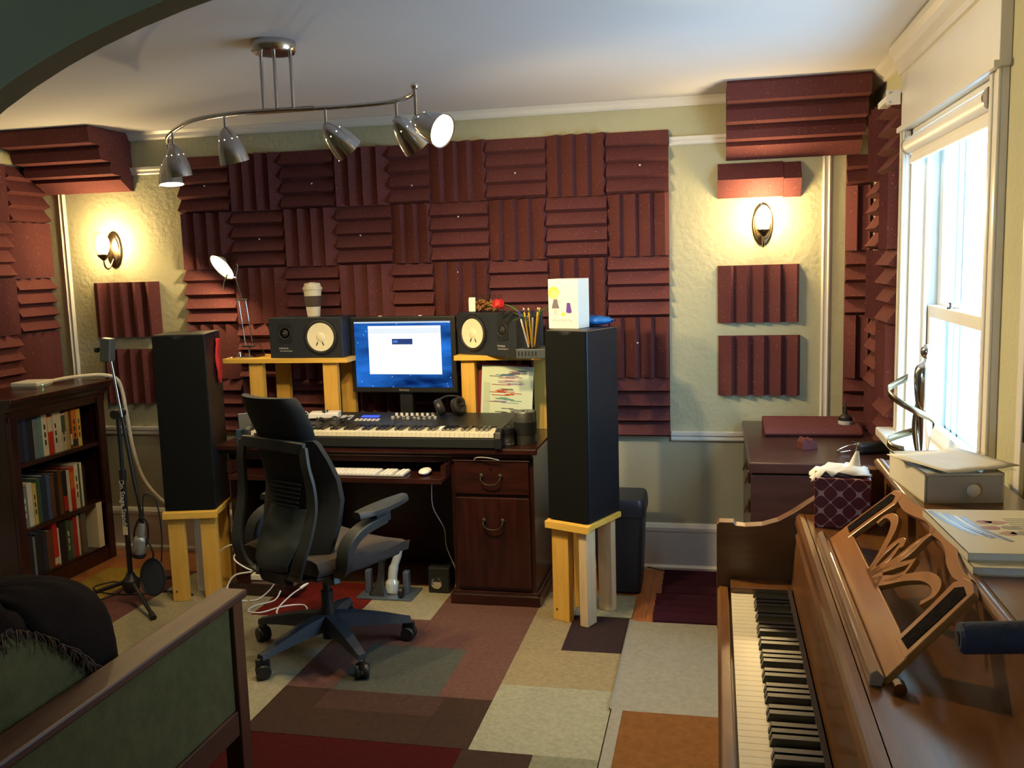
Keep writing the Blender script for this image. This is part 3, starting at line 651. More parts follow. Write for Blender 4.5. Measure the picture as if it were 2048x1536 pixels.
# ================================================================== COMPUTER SCREEN
mo = thing('computer_monitor', 'wide black computer monitor showing a blue desktop with white window', 'monitor', (-1.336, 4.53, .792), R(-3))
mw, mh = .575, .392; mz = .168
obj('bezel', MB().box((-mw/2, -.018, mz), (mw/2, .010, mz+mh)), 'black', mo, bevel=.006)
obj('rear_housing', MB().box((-mw/2+.04, .010, mz+.04), (mw/2-.04, .045, mz+mh-.04)), 'black', mo, bevel=.01)
obj('neck', MB().box((-.035, .0, .01), (.035, .035, mz+.08)), 'black', mo, bevel=.005)
obj('foot', MB().lathe([(0, 0), (.13, 0), (.128, .008), (.05, .016), (0, .017)], 32, T(0, .02, 0), 1, .75), 'black', mo, smooth=40)
def galaxy():
    m = bpy.data.materials.new('desktop_galaxy'); m.use_nodes = True; nt = m.node_tree; L = nt.links.new
    nt.nodes.remove(nt.nodes['Principled BSDF'])
    tc = nt.nodes.new('ShaderNodeTexCoord'); n = nt.nodes.new('ShaderNodeTexNoise'); n.inputs['Scale'].default_value = 6; n.inputs['Detail'].default_value = 5
    mp = nt.nodes.new('ShaderNodeMapping'); mp.inputs['Rotation'].default_value = (0, R(35), 0); mp.inputs['Scale'].default_value = (.5, 1, 1.6)
    L(tc.outputs['Object'], mp.inputs['Vector']); L(mp.outputs[0], n.inputs['Vector'])
    cr = nt.nodes.new('ShaderNodeValToRGB'); e = cr.color_ramp.elements; e[0].position = .35; e[0].color = (.002, .012, .07, 1); e[1].position = .7; e[1].color = (.02, .16, .62, 1)
    L(n.outputs['Fac'], cr.inputs[0])
    v = nt.nodes.new('ShaderNodeTexVoronoi'); v.inputs['Scale'].default_value = 38; L(tc.outputs['Object'], v.inputs['Vector'])
    lt = nt.nodes.new('ShaderNodeMath'); lt.operation = 'LESS_THAN'; lt.inputs[1].default_value = .07; L(v.outputs['Distance'], lt.inputs[0])
    mx = nt.nodes.new('ShaderNodeMix'); mx.data_type = 'RGBA'; L(lt.outputs[0], mx.inputs[0]); L(cr.outputs[0], mx.inputs[6]); mx.inputs[7].default_value = (.6, .8, 1, 1)
    em = nt.nodes.new('ShaderNodeEmission'); em.inputs[1].default_value = 1.3; L(mx.outputs[2], em.inputs[0]); L(em.outputs[0], nt.nodes['Material Output'].inputs[0])
    return m
M['scr_w'] = emitter('screen_white', (.92, .96, 1.0), 1.35); M['scr_b'] = emitter('screen_bar', (.55, .68, .85), 1.0); M['scr_d'] = emitter('screen_dialog', (.03, .06, .2), 1.0); M['scr_l'] = emitter('screen_dialog_bar', (.08, .25, .75), 1.0); M['scr_g'] = emitter('screen_toolbar', (.78, .84, .9), 1.1)
sx0, sx1, sz0, sz1 = -.262, .262, mz+.028, mz+mh-.026
sc = obj('screen', B(sx0, -.0196, sz0, sx1, -.0182, sz1), galaxy(), mo)
obj('menu_bar', B(sx0, -.0202, sz1-.008, sx1, -.0197, sz1), 'scr_b', sc)
obj('app_window', B(-.185, -.0202, sz0+.068, .210, -.0197, sz1-.022), 'scr_w', sc)
obj('window_toolbar', B(-.185, -.0206, sz1-.062, .210, -.0203, sz1-.034), 'scr_g', sc)
obj('dialog', B(-.055, -.0209, sz1-.117, .057, -.0206, sz1-.088), 'scr_d', sc)
obj('progress_bar', B(-.048, -.0213, sz1-.108, -.024, -.0210, sz1-.096), 'scr_l', sc)
lettering('SAMSUNG', .012, 'print', mo, T(0, -.0185, mz+.013) @ RX(90))
for x in (-.12, .10): obj('webcam_clip', MB().box((x-.008, -.014, mz+mh), (x+.008, .004, mz+mh+.004)), 'white', mo, bevel=.001)

# ================================================================== KEYBOARD CONTROLLER
kb = thing('keyboard_controller', 'black 88 key controller keyboard lying across the desk', 'keyboard', (-1.363, 4.05, .766))
KW = 1.272
M['kbd_side'] = plain('kbd_black', (.014, .016, .016), .45, noise=.08, nscale=40)
M['ivory'] = plain('ivory_plastic', (.72, .68, .52), .35); M['ebony'] = plain('ebony', (.010, .010, .010), .3)
obj('case', MB().prism([(0, .004), (0, .046), (.012, .052), (.165, .052), (.165, .078), (.37, .108), (.37, .004)], -KW/2+.03, KW/2-.03, Matrix(((0, 0, 1, 0), (1, 0, 0, 0), (0, 1, 0, 0), (0, 0, 0, 1)))), 'kbd_side', kb, bevel=.002)
for q in (-1, 1):
    a, b = sorted((q*(KW/2-.03), q*KW/2))
    obj('end_cheek', MB().prism([(-.006, 0), (-.010, .05), (0, .078), (.03, .092), (.16, .096), (.37, .114), (.37, 0)], a, b, Matrix(((0, 0, 1, 0), (1, 0, 0, 0), (0, 1, 0, 0), (0, 0, 0, 1)))), 'black', kb, bevel=.004)
def keys(parent, m, pitch, wl, bl, n=52, start=0, hgt=.02, bh=.012, wmat='ivory', bmat='ebony', lip=.0):
    """n white keys along local x, front at local y=0; shares one mesh for all whites and one for all blacks"""
    wm = MB().box((.0006, 0, 0), (pitch-.0006, wl, hgt)); wm = wm.mesh('white_key'); wm.materials.append(M[wmat])
    wb_ = pitch*.64
    bm_ = MB(); bm_.prism([(0, 0), (.006, bh), (bl, bh), (bl, 0)], -wb_/2, wb_/2, Matrix(((0, 0, 1, 0), (1, 0, 0, 0), (0, 1, 0, 0), (0, 0, 0, 1)))); bm_ = bm_.mesh('black_key'); bm_.materials.append(M[bmat])
    for k in range(n):
        o = bpy.data.objects.new('white_key', wm); COL.objects.link(o); o.parent = parent; o.matrix_basis = m @ T(k*pitch, 0, 0)
        if k < n-1 and (k + start) % 7 not in (1, 4):
            o = bpy.data.objects.new('black_key', bm_); COL.objects.link(o); o.parent = parent; o.matrix_basis = m @ T((k+1)*pitch, wl-bl, hgt-.001)
keys(kb, T(-KW/2+.034, .002, .0525), (KW-.068)/52, .145, .095)
obj('data_display', MB().box((-.045, -.014, 0), (.045, .014, .003), T(-.095, .285, .0985) @ RX(8)), emitter('lcd_blue', (.06, .10, .95), 1.6), kb)
for k in range(3): obj('trigger_pad', MB().box((-.013, -.035, 0), (.013, .035, .004), T(-.27 + k*.034, .27, .094) @ RX(8)), 'print', kb, bevel=.001)
for r in range(2):
    for k in range(6): obj('button', MB().box((-.008, -.004, 0), (.008, .004, .004), T(-.15 + k*.022, .225 + r*.02, .088 + r*.0028) @ RX(8)), 'white', kb, bevel=.001)
for k in range(9):
    obj('slider_cap', MB().box((-.007, -.006, 0), (.007, .006, .014), T(.03 + k*.027, .262 + .02*((k*5) % 3)/3 - .01*(k % 2), .092) @ RX(8)), 'print', kb, bevel=.001)
for k in range(8):
    obj('knob', MB().lathe([(0, 0), (.008, 0), (.007, .012), (0, .012)], 12, T(.03 + k*.027, .318, .100) @ RX(8)), 'white', kb, smooth=40)
obj('note_paper', MB().box((-.028, -.022, 0), (.028, .022, .0006), T(.32, .12, .0745) @ RX(10) @ RZ(12)), 'paper', kb)

# headphones on the controller
hp = thing('headphones', 'black over-ear headphones lying on the keyboard controller', 'headphones', (-1.06, 4.34, .868))
for dx, dy, a in ((-.035, -.02, 25), (.045, .025, -20)):
    m = T(dx, dy, .046) @ RZ(a) @ RY(70)
    c_ = obj('ear_cup', MB().lathe([(0, -.018), (.034, -.018), (.042, -.010), (.042, .004), (0, .004)], 24, m), 'black', hp, smooth=40)
    obj('ear_pad', MB().lathe([(.020, .004), (.030, .002), (.043, .006), (.044, .014), (.036, .022), (.024, .018), (.020, .010)], 24, m), 'black_m', c_, smooth=50)
obj('headband', MB().tube(curve([(-.05, -.02, .05), (-.052, .03, .075), (-.02, .075, .09), (.04, .085, .085), (.07, .05, .065), (.062, .03, .05)], 6), .007, 8, flat=.45), 'black_m', hp, smooth=50)
obj('cable', MB().tube(curve([(-.06, -.03, .02), (-.10, -.06, .004), (-.17, -.02, .003), (-.24, -.07, -.006), (-.22, -.16, -.021), (-.12, -.175, -.021)], 6), .0022, 6), 'black', hp, smooth=50)
# white interface box with a small puck, cable tangle
wbx = thing('audio_interface', 'flat white audio box resting on the left of the controller', 'audio box', (-1.70, 4.33, .862), R(12))
obj('body', B(-.075, -.045, 0, .075, .045, .026), 'white', wbx, bevel=.004)
obj('level_knob', MB().lathe([(0, .026), (.017, .026), (.016, .040), (0, .041)], 20, T(.005, -.02, 0)), 'silver', wbx, smooth=40)
tg = thing('cable_tangle', 'bundle of tangled thin black cables on the controller', 'cables', (-1.62, 4.245, .848))
for k in range(4):
    rr = random.Random(k); pts = [(-.08 + .16*i/9 + rr.uniform(-.02, .02), rr.uniform(-.03, .03), .006 + rr.uniform(0, .022)) for i in range(10)]
    obj('cable', MB().tube(curve(pts, 4), .003, 6), 'black', tg, smooth=50)
wc = thing('earphones', 'white earphones with their lead curled at the left of the controller', 'earphones', (-1.83, 4.32, .858))
obj('lead', MB().tube(curve([(-.02, -.02, .004), (.0, .02, .03), (.03, .03, .02), (.02, -.01, .006), (.06, -.03, .006), (.10, -.02, .01)], 6), .002, 6), 'white', wc, smooth=50)
for q in ((-.02, -.02, .008), (.10, -.018, .012)): obj('ear_bud', MB().sphere(q, .008, None, 12, 8), 'white', wc, smooth=60)
# picture frame / tablet leaning at the desk's left end
fr_ = thing('phone_dock', 'slim phone leaning in a dock on the left end of the desk', 'phone', (-2.07, 4.20, .766), R(35))
obj('phone', MB().box((-.032, -.005, 0), (.032, .005, .125), T(0, 0, .012) @ RX(-18)), 'silver', fr_, bevel=.004)
obj('phone_glass', MB().box((-.029, -.0062, .006), (.029, -.0052, .119), T(0, 0, .012) @ RX(-18)), 'black', fr_)
obj('dock', MB().box((-.04, -.03, 0), (.04, .03, .014)), 'black', fr_, bevel=.004)
bk_ = tag(obj('blue_folder', MB().box((-.012, -.09, 0), (.012, .09, .075)), plain('blue_board', (.03, .06, .13), .5), None, loc=(-2.035, 4.15, .766), bevel=.001), 'dark blue folder standing beside the controller on the left', 'folder')

# computer keyboard and mouse on the tray
ck = thing('computer_keyboard', 'slim white computer keyboard on the pull-out tray', 'computer keyboard', (-1.40, 4.06, .640))
obj('base', B(-.215, -.057, 0, .215, .057, .008), plain('alu_light', (.55, .55, .55), .4, .4), ck, bevel=.002)
kc = MB().box((-.0075, -.0075, 0), (.0075, .0075, .005)).mesh('keycap'); kc.materials.append(M['paper'])
for r in range(6):
    for k in range(22):
        if k in (15, 19) : continue
        o = bpy.data.objects.new('keycap', kc); COL.objects.link(o); o.parent = ck; o.location = (-.203 + k*.0193, -.047 + r*.0187, .008)
ms = tag(obj('computer_mouse', MB().sphere((0, 0, .008), .03, None, 20, 12, (.95, 1.75, .5)), 'white', None, loc=(-1.10, 4.07, .6455), smooth=60), 'white computer mouse on the right of the keyboard tray', 'mouse')

# ================================================================== RIGHT SIDE OF DESK
# maroon folder and music book leaning under the right riser
mf = tag(obj('maroon_folder', MB().box((-.125, -.005, 0), (.125, .005, .345), RX(-4) @ RY(5)), plain('maroon_board', (.23, .015, .03), .5), None, loc=(-.833, 4.470, .767)), 'maroon folder standing behind the pale music book', 'folder')
mbk = thing('music_book', 'pale music book with jagged coloured artwork standing under the right riser', 'book', (-.795, 4.445, .7665))
mm = RX(-3) @ RY(3)
obj('cover', MB().box((-.130, -.004, 0), (.130, .004, .335), mm), plain('pale_green_card', (.62, .72, .55), .5), mbk)
rr = random.Random(5)
for (z, cols, n) in ((.295, ((.10, .10, .14), (.05, .25, .40), (.30, .10, .28)), 12), (.252, ((.35, .15, .35), (.2, .3, .4), (.3, .1, .1)), 7), (.205, ((.55, .14, .03), (.40, .05, .04), (.15, .12, .10)), 10), (.165, ((.25, .05, .08), (.2, .3, .5), (.1, .3, .1)), 8), (.105, ((.06, .07, .08), (.10, .12, .12)), 12)):
    for k in range(n):
        x = rr.uniform(-.045, .06) + (k - n/2)*.004; zz = z + (k - n/2)*.0035; w_ = rr.uniform(.018, .05)
        obj('art_stroke', MB().box((x-w_, -.0046, zz), (x+w_, -.0041, zz+.0035), mm), plain('ink', rr.choice(cols), .6), mbk)
for k in range(11): obj('title_letter', MB().box((-.055 + k*.012, -.0046, .022), (-.048 + k*.012, -.0041, .033), mm), plain('ink_grey', (.25, .3, .25), .6), mbk)
obj('stave_box', MB().box((-.118, -.0046, .08), (-.085, -.0041, .25), mm), plain('ink_pale', (.50, .60, .46), .6), mbk)
# half-rack unit resting on the riser's right end
ru = thing('rack_unit', 'dark steel rack unit with slotted ear overhanging the right riser', 'rack unit', (-.585, 4.25, 1.1595))
obj('chassis', MB().prism([(-.10, -.03), (.16, -.03), (.16, .20), (.035, .20), (-.10, .035)], .003, .046), plain('rack_grey', (.08, .10, .125), .45, .3), ru, bevel=.002)
e_ = obj('rack_ear', B(-.145, -.036, .003, -.10, -.030, .046), 'black', ru)
for z in (.011, .038): obj('screw', MB().cyl((-.128, -.036, z), (-.128, -.039, z), .005, seg=10), 'steel', e_)
for k in range(6): obj('vent_slot', B(-.088 + k*.016, -.0308, .014, -.081 + k*.016, -.0300, .036), 'black_m', ru)
for x in (.06, .13): obj('foot', MB().cyl((x, .18, 0), (x, .18, .003), .012, seg=10), 'rubber', ru)
# pencil pot with pencils, pens and the rose
pt = thing('pencil_pot', 'smoked clear pencil pot standing on the rack unit', 'pencil pot', (-.616, 4.268, 1.2060))
pot = MB().lathe([(.036, 0), (.044, .150), (.0445, .152)], 24)
for f in [f for f in pot.bm.faces if len(f.verts) > 4]: pot.bm.faces.remove(f)
obj('wall', pot, 'dkclear', pt, smooth=40)
obj('bottom', MB().cyl((0, 0, 0), (0, 0, .004), .036, seg=24), 'dkclear', pt)
M['pencil'] = plain('pencil_yellow', (.72, .42, .02), .4); M['pwood'] = plain('pencil_wood', (.6, .38, .18), .6)
pc_ = [(-.020, .006, -8, 4), (.004, -.012, -3, -5), (.020, .004, 6, 3), (.012, .018, 9, 8)]
for i, (x, y, ax_, ay_) in enumerate(pc_):
    t = thing('pencil', ['yellow pencil leaning left in the pot', 'yellow pencil in the middle of the pot', 'yellow pencil leaning right in the pot, nearer the box', 'yellow pencil at the back of the pot'][i], 'pencil', (-.616 + x*.6, 4.268 + y*.6, 1.2105), 0, 'pencils in the pot')
    m = RX(-ay_) @ RY(ax_)
    obj('shaft', MB().cyl((0, 0, .018), (0, 0, .165), .0038, seg=6, m=m), 'pencil', t); obj('tip', MB().cyl((0, 0, 0), (0, 0, .018), .0006, .0038, 6, m), 'pwood', t)
    obj('ferrule', MB().cyl((0, 0, .165), (0, 0, .177), .004, seg=8, m=m), 'steel', t); obj('eraser', MB().cyl((0, 0, .177), (0, 0, .186), .0038, seg=8, m=m), plain('eraser_cream', (.7, .55, .2), .7), t)
for i, (x, y, ax_, col, lab) in enumerate(((-.026, 0, -14, (.05, .04, .30), 'blue and white pen leaning out of the pot to the left'), (.0, .016, 2, (.02, .02, .02), 'black pen in the pot'))):
    t = thing('pen', lab, 'pen', (-.616 + x*.6, 4.268 + y*.6, 1.2105))
    m = RY(ax_); obj('barrel', MB().cyl((0, 0, 0), (0, 0, .150), .0045, seg=10, m=m), plain('pen_white', (.7, .7, .72), .3), t, smooth=40); obj('cap', MB().cyl((0, 0, .140), (0, 0, .178), .0056, seg=10, m=m), plain('pen_cap', col, .3), t, smooth=40)
rs = thing('red_rose', 'red rose with green leaves leaning out of the pencil pot', 'flower', (-.616, 4.283, 1.2105))
stem = curve([(.015, .0, .0), (-.005, .0, .08), (-.045, -.01, .150), (-.10, -.02, .195), (-.145, -.025, .205)], 6)
obj('stem', MB().tube(stem, .0025, 6), plain('stem_green', (.08, .16, .03), .6), rs, smooth=50)
M['petal'] = plain('rose_red', (.42, .008, .012), .6, noise=.2, nscale=40); M['leaf'] = plain('leaf_green', (.09, .19, .03), .5, noise=.2, nscale=30)
for k in range(9):
    a = k*2.4; rad = .012 + .002*k
    obj('petal', MB().sphere((0, 0, 0), .023, None, 10, 6, (.9, .28, 1)), 'petal', rs, smooth=60, loc=(-.152 + rad*cos(a)*.8, -.028 + rad*sin(a)*.6, .207 + rad*.5*sin(a*1.3)), rot=(.4*sin(a), .3*cos(a), a + pi/2))
def leaf(x, y, z, L_, w_, rz, ry):
    mb = MB(); rows = []
    for i in range(7):
        t_ = i/6; ww = w_*sin(pi*min(1, t_*.95 + .03))**.8; rows.append([(t_*L_, -ww, .15*ww), (t_*L_, 0, -.0), (t_*L_, ww, .15*ww)])
    mb.strip(rows, T(x, y, z) @ RZ(rz) @ RY(ry)); return obj('leaf', mb, 'leaf', rs, smooth=60, solid=.0008)
leaf(-.02, -.008, .135, .085, .016, 172, -22); leaf(-.085, -.02, .185, .075, .014, 185, 38); leaf(-.035, -.01, .145, .06, .013, 200, 20); leaf(-.0, .01, .135, .085, .017, 10, -24); leaf(.03, .02, .15, .06, .014, -10, -40); leaf(-.06, -.012, .168, .05, .012, 150, -30)
# tub of nuts on the right monitor
nt_ = thing('nut_tub', 'clear plastic tub of brown almonds on the right monitor', 'food tub', (-.892, 4.532, 1.3665), R(-8))
tub = MB().box((-.075, -.045, 0), (.075, .045, .085)); tub.bm.faces.ensure_lookup_table(); tub.bm.faces.remove(tub.bm.faces[1])
obj('tub_wall', tub, 'clearp', nt_, bevel=.006)
obj('label_panel', B(-.0795, -.042, .004, -.0765, .042, .068), 'paper', nt_)
obj('front_label', B(-.0745, -.0475, .004, -.042, -.0458, .074), 'paper', nt_)
rr = random.Random(3); mb = MB()
for k in range(110):
    mb.sphere((0, 0, 0), .009, T(rr.uniform(-.066, .066), rr.uniform(-.037, .037), .008 + (k/110)*.046 + rr.uniform(-.003, .003)) @ Euler((rr.uniform(0, 3), rr.uniform(0, 3), rr.uniform(0, 3))).to_matrix().to_4x4(), 7, 5, (.7, 1.2, .5))
tag(obj('almonds', mb, plain('almond_brown', (.36, .16, .04), .6, noise=.25, nscale=60), None, loc=(-.892, 4.532, 1.3665), rot=(0, 0, R(-8)), smooth=60), 'brown almonds heaped inside the clear tub', 'almonds', kind='stuff')
# two dark metal canisters on the desk's right end
cn = thing('tape_reel_can', 'grey metal cylinder with a hole in its lid at the desk right end', 'canister', (-.645, 4.20, .7665))
obj('body', MB().lathe([(0, 0), (.052, 0), (.053, .004), (.053, .150), (.051, .153), (.016, .153), (.014, .147), (0, .147)], 36), plain('gunmetal', (.14, .15, .15), .32, .8), cn, smooth=40)
obj('band', MB().lathe([(.0532, .045), (.0545, .046), (.0545, .105), (.0532, .106)], 36), 'black', cn, smooth=40)
c2 = thing('lens_barrel', 'short black ribbed cylinder in front of the grey canister', 'canister', (-.715, 4.125, .7665))
obj('body', MB().lathe([(0, 0), (.034, 0), (.034, .03), (.031, .034), (.031, .06), (.034, .064), (.034, .088), (.026, .092), (.024, .085), (0, .085)], 28), 'black', c2, smooth=40)
obj('ring', MB().lathe([(.0343, .010), (.0352, .011), (.0352, .016), (.0343, .017)], 28), 'steel', c2, smooth=40)
# ================================================================== TOWER SPEAKERS ON PINE STANDS
def tower(label, loc, rz, w=.206, d=.275, h=.838):
    """front towards local -y, centred on x, front face at y=-d/2"""
    t = thing('tower_speaker', label, 'speaker', loc, rz, 'black tower speakers')
    obj('cabinet', B(-w/2, -d/2+.016, 0, w/2, d/2, h), 'ash', t, bevel=.004)
    # grille with a shallow dip in the middle of its top edge
    dip = [(-w/2+.003, .004), (w/2-.003, .004), (w/2-.003, h-.004)] + [(x, h-.004 - .018*max(0, cos(x/.036*pi/2))**.7 if abs(x) < .036 else h-.004) for x in [.05 - .1*k/14 for k in range(15)]] + [(-w/2+.003, h-.004)]
    obj('grille', MB().prism(dip, 0, .016, T(0, -d/2+.016, 0) @ RX(90)), 'grille', t, bevel=.002)
    obj('badge_plate', B(-.034, -d/2+.010, h-.024, .034, -d/2+.0162, h-.004), 'ash', t)
    lettering('B&W', .015, 'silver', t, T(0, -d/2+.0096, h-.0125) @ RX(90))
    return t
def pine_stand(label, loc, rz, w, d, h, legs, mat='pine'):
    t = thing('speaker_stand', label, 'stand', loc, rz, 'pine speaker stands on the rug')
    obj('top_board', B(-w/2, -d/2, h-.024, w/2, d/2-.005, h), 'pine_h', t, bevel=.0015)
    obj('edge_strip', B(-w/2, -d/2-.018, h-.036, w/2, -d/2, h-.004), 'pine_h', t, bevel=.0015)
    for (x0, x1, y0, y1, mt) in legs: obj('leg', B(x0, y0, 0, x1, y1, h-.024), mt, t, bevel=.0015)
    obj('screw_head', MB().cyl((legs[0][0]+.02, legs[0][2]-.0002, .05), (legs[0][0]+.02, legs[0][2]-.0012, .05), .005, seg=8), 'bronze', t)
    return t
# right: corners (-.31,3.87) (-.50,3.95) (-.17,4.10)
ra = math.atan2(3.87-3.953, -.312+.502); rc = (-.2485 + -.085 + .0, 4.04)
def mid(front_l, front_r, d):
    fx, fy = (front_l[0]+front_r[0])/2, (front_l[1]+front_r[1])/2; a = math.atan2(front_r[1]-front_l[1], front_r[0]-front_l[0])
    return (fx - sin(a)*d/2, fy + cos(a)*d/2), a
(cxr, cyr), ar = mid((-.500, 3.955), (-.312, 3.872), .275)
pine_stand('tall pine stand with loose board legs under the right tower speaker', (cxr, cyr, .0115), ar, .224, .275, .463,
   [(-.095, -.010, -.128, -.090, 'pine'), (.050, .090, -.135, -.060, 'pine_p'), (.015, .085, .085, .125, 'pine_p'), (-.095, -.055, .05, .125, 'pine')])
tower('tall black tower speaker right of the desk with a white box on top', (cxr, cyr, .4755), ar)
(cxl, cyl_), al = mid((-2.372, 3.915), (-2.134, 3.975), .275)
pine_stand('pine stand with board legs under the left tower speaker', (cxl, cyl_, .0115), al, .262, .27, .453,
   [(-.115, -.040, -.132, -.094, 'pine'), (.040, .115, -.128, -.090, 'pine'), (-.035, .000, .0, .075, 'pine_p'), (.06, .115, .08, .125, 'pine')])
tower('tall black tower speaker left of the desk with a red cloth on its side', (cxl, cyl_, .4655), al, w=.245, h=.850)
# red pouch hung on the left speaker's side, near the desk
_q = Matrix.Rotation(al, 3, 'Z') @ Vector((.1235, .05, 0))
rp_ = thing('red_pouch', 'small crumpled red cloth pouch hanging on the left tower speaker side', 'pouch', (cxl + _q.x, cyl_ + _q.y, 1.03), al)
mb = MB(); rows = []
for i in range(9):
    t_ = i/8; wv = (.016, .026, .030, .033, .034, .033, .030, .022, .008)[i]
    rows.append([(.010 + .005*sin(i*1.3 + k*1.9), (k - 2)*wv*.5 + .003*sin(i*2.1), .25 - .22*t_) for k in range(5)])
mb.strip(rows); obj('cloth', mb, plain('red_cloth', (.52, .02, .015), .8), rp_, smooth=60, solid=.010)
obj('cord', MB().tube([(.008, 0, .25), (.002, 0, .275)], .0015, 6), 'steel', rp_)
# white printed box on the right tower
PB = Matrix.Identity(4)
wb2 = thing('printed_box', 'tall white box with drawn girl and purple bag on the right tower', 'box', (-.405, 4.06, 1.3145), R(-18))
M['boxw'] = plain('white_carton', (.80, .78, .68), .5)
obj('carton', B(-.072, -.055, 0, .072, .055, .215), 'boxw', wb2, bevel=.001)
F = T(-.0, -.0553, 0) @ RX(90)
def dec(n, poly, col, m): obj(n, MB().prism(poly, 0, .0004, m), plain('ink_' + n, col, .6), wb2)
def circ(x, y, rx, ry, n=18): return [(x + rx*cos(2*pi*k/n), y + ry*sin(2*pi*k/n)) for k in range(n)]
dec('hair', circ(-.044, .155, .026, .028), (.80, .52, .06), F)
dec('face', circ(-.040, .148, .020, .021), (.85, .66, .25), F @ T(0, 0, .0004))
dec('dress', [(-.045, .130), (-.031, .130), (-.018, .088), (-.056, .088)], (.14, .12, .16), F)
for x in (-.042, -.033): dec('leg_line', [(x, .088), (x+.0016, .088), (x+.0016, .058), (x, .058)], (.2, .15, .12), F)
dec('arm_line', [(-.030, .125), (-.012, .114), (-.012, .112), (-.031, .122)], (.2, .15, .12), F)
dec('bag', [(.018, .112), (.034, .112), (.042, .070), (.030, .066), (.014, .070)], (.10, .03, .30), F)
dec('flower_yellow', circ(.000, .062, .009, .009, 10), (.80, .65, .05), F)
for k in range(9): dec('caption_letter', circ(-.050 + k*.011, .036 + .003*sin(k*2.2), .0036, .0045, 8), (.42, .40, .40), F)
G = T(.0553, 0, 0) @ RZ(90) @ RX(90)
dec('side_head', circ(-.015, .155, .022, .024), (.55, .36, .26), G); dec('side_dress', [(-.010, .128), (.000, .128), (.008, .090), (-.010, .090)], (.10, .11, .13), G)
dec('side_cat', [(.022, .085), (.040, .085), (.036, .115), (.032, .125), (.028, .115)], (.08, .09, .11), G)
for k in range(6): dec('side_caption', circ(-.03 + k*.012, .040 + .003*sin(k*2), .004, .005, 8), (.35, .36, .4), G)
bb = MB(); rows = []
for i in range(11):
    t_ = i/10; hh = .022*sin(pi*t_)**.5 + .002; ww = .055*sin(pi*min(max(t_, .06), .94))**.35
    rows.append([(-.11 + .22*t_, ww*cos(pi*2*k/14), .024 + hh*sin(pi*2*k/14) + .003*sin(i*3 + k*2)) for k in range(15)])
bb.strip(rows); tag(obj('blue_bag', bb, plain('blue_plastic', (.02, .16, .52), .3), None, loc=(-.325, 4.155, 1.315), rot=(0, 0, R(-15)), smooth=60), 'crumpled blue plastic packet behind the printed box', 'packet')

# ================================================================== MICROPHONE STAND
mcs = thing('microphone_stand', 'black boom microphone stand standing left of the speaker', 'microphone stand', (-2.565, 3.885, .0115))
def tp(n, pts, r, mat='black', seg=12, **kw): return obj(n, MB().tube(pts, r, seg), mat, mcs, smooth=50, **kw)
for (x, y) in ((.235, -.19), (-.30, -.085), (.055, .33)):
    lg = tp('leg', [(x*.10, y*.10, .105), (x, y, .018)], [.011, .009]); obj('rubber_foot', MB().tube([(x*.93, y*.93, .024), (x*1.04, y*1.04, .011)], [.013, .0145], 12), 'rubber', lg, smooth=50)
obj('hub', MB().lathe([(0, .055), (.030, .055), (.040, .075), (.040, .115), (.026, .130), (.018, .150), (0, .150)], 20), 'black', mcs, smooth=40)
tp('lower_tube', [(0, 0, .10), (.004, 0, .66)], .0125); tp('upper_tube', [(.004, 0, .62), (.004, 0, .93)], .0095); tp('clutch', [(.004, 0, .615), (.004, 0, .665)], .0165)
M['decal'] = plain('decal_white', (.70, .70, .68), .5)
lettering('On Stage Stands', .036, 'decal', mcs, T(.002, -.0135, .50) @ RX(90) @ RZ(-90), .0008)
obj('sticker', B(-.011, -.0140, .345, .015, -.0122, .385), 'cream', mcs)
obj('boom_clutch', MB().cyl((.004, -.028, .935), (.004, .02, .935), .022, seg=18), 'black', mcs, smooth=40)
obj('clutch_knob', MB().cyl((.004, .02, .935), (.004, .045, .935), .018, seg=10), 'black', mcs, smooth=40)
b0, b1 = Vector((.010, -.035, 1.265)), Vector((.108, -.035, .46))
tp('boom', [b0, b0.lerp(b1, .45)], .0065, 'steel'); tp('boom_sleeve', [b0.lerp(b1, .42), b0.lerp(b1, .86)], .0092)
obj('counterweight', MB().box((-.026, -.024, -.055), (.026, .024, .055), T(b0.x-.004, b0.y, b0.z-.02) @ RY(7)), plain('weight_grey', (.10, .11, .12), .4, .4), mcs, bevel=.006)
obj('weight_screw', MB().tube([(b0.x-.02, b0.y, b0.z-.02), (b0.x-.055, b0.y, b0.z-.02)], .004, 8), 'black', mcs); obj('weight_knob', MB().cyl((b0.x-.055, b0.y, b0.z-.02), (b0.x-.068, b0.y, b0.z-.02), .013, seg=12), 'black', mcs)
tp('boom_tip', [b0.lerp(b1, .84), b1], .0075); tp('swivel', [b1, b1 + Vector((.006, 0, -.10))], .011)
mc = thing('microphone', 'silver grey studio microphone hanging from the boom', 'microphone', (-2.455, 3.845, .39))
mm = RY(16) @ RX(6)
obj('body', MB().lathe([(0, -.14), (.029, -.14), (.032, -.133), (.032, -.045), (.028, -.038), (.019, -.03), (.017, .02), (.012, .035), (0, .036)], 28, mm), plain('mic_grey', (.30, .33, .36), .35, .4), mc, smooth=40)
obj('end_band', MB().lathe([(.0322, -.137), (.0332, -.135), (.0332, -.117), (.0322, -.115)], 28, mm), 'black', mc, smooth=40)
obj('yoke', MB().tube(curve([(-.030, 0, -.075), (-.038, 0, -.02), (-.022, 0, .05), (0, 0, .065), (.022, 0, .05), (.038, 0, -.02), (.030, 0, -.075)], 5), .0055, 8, mm, flat=.7), 'black', mc, smooth=50)
pf = thing('pop_filter', 'dark blue round pop filter below the microphone', 'pop filter', (-2.425, 3.86, .155))
pm = RZ(-18) @ RX(80)
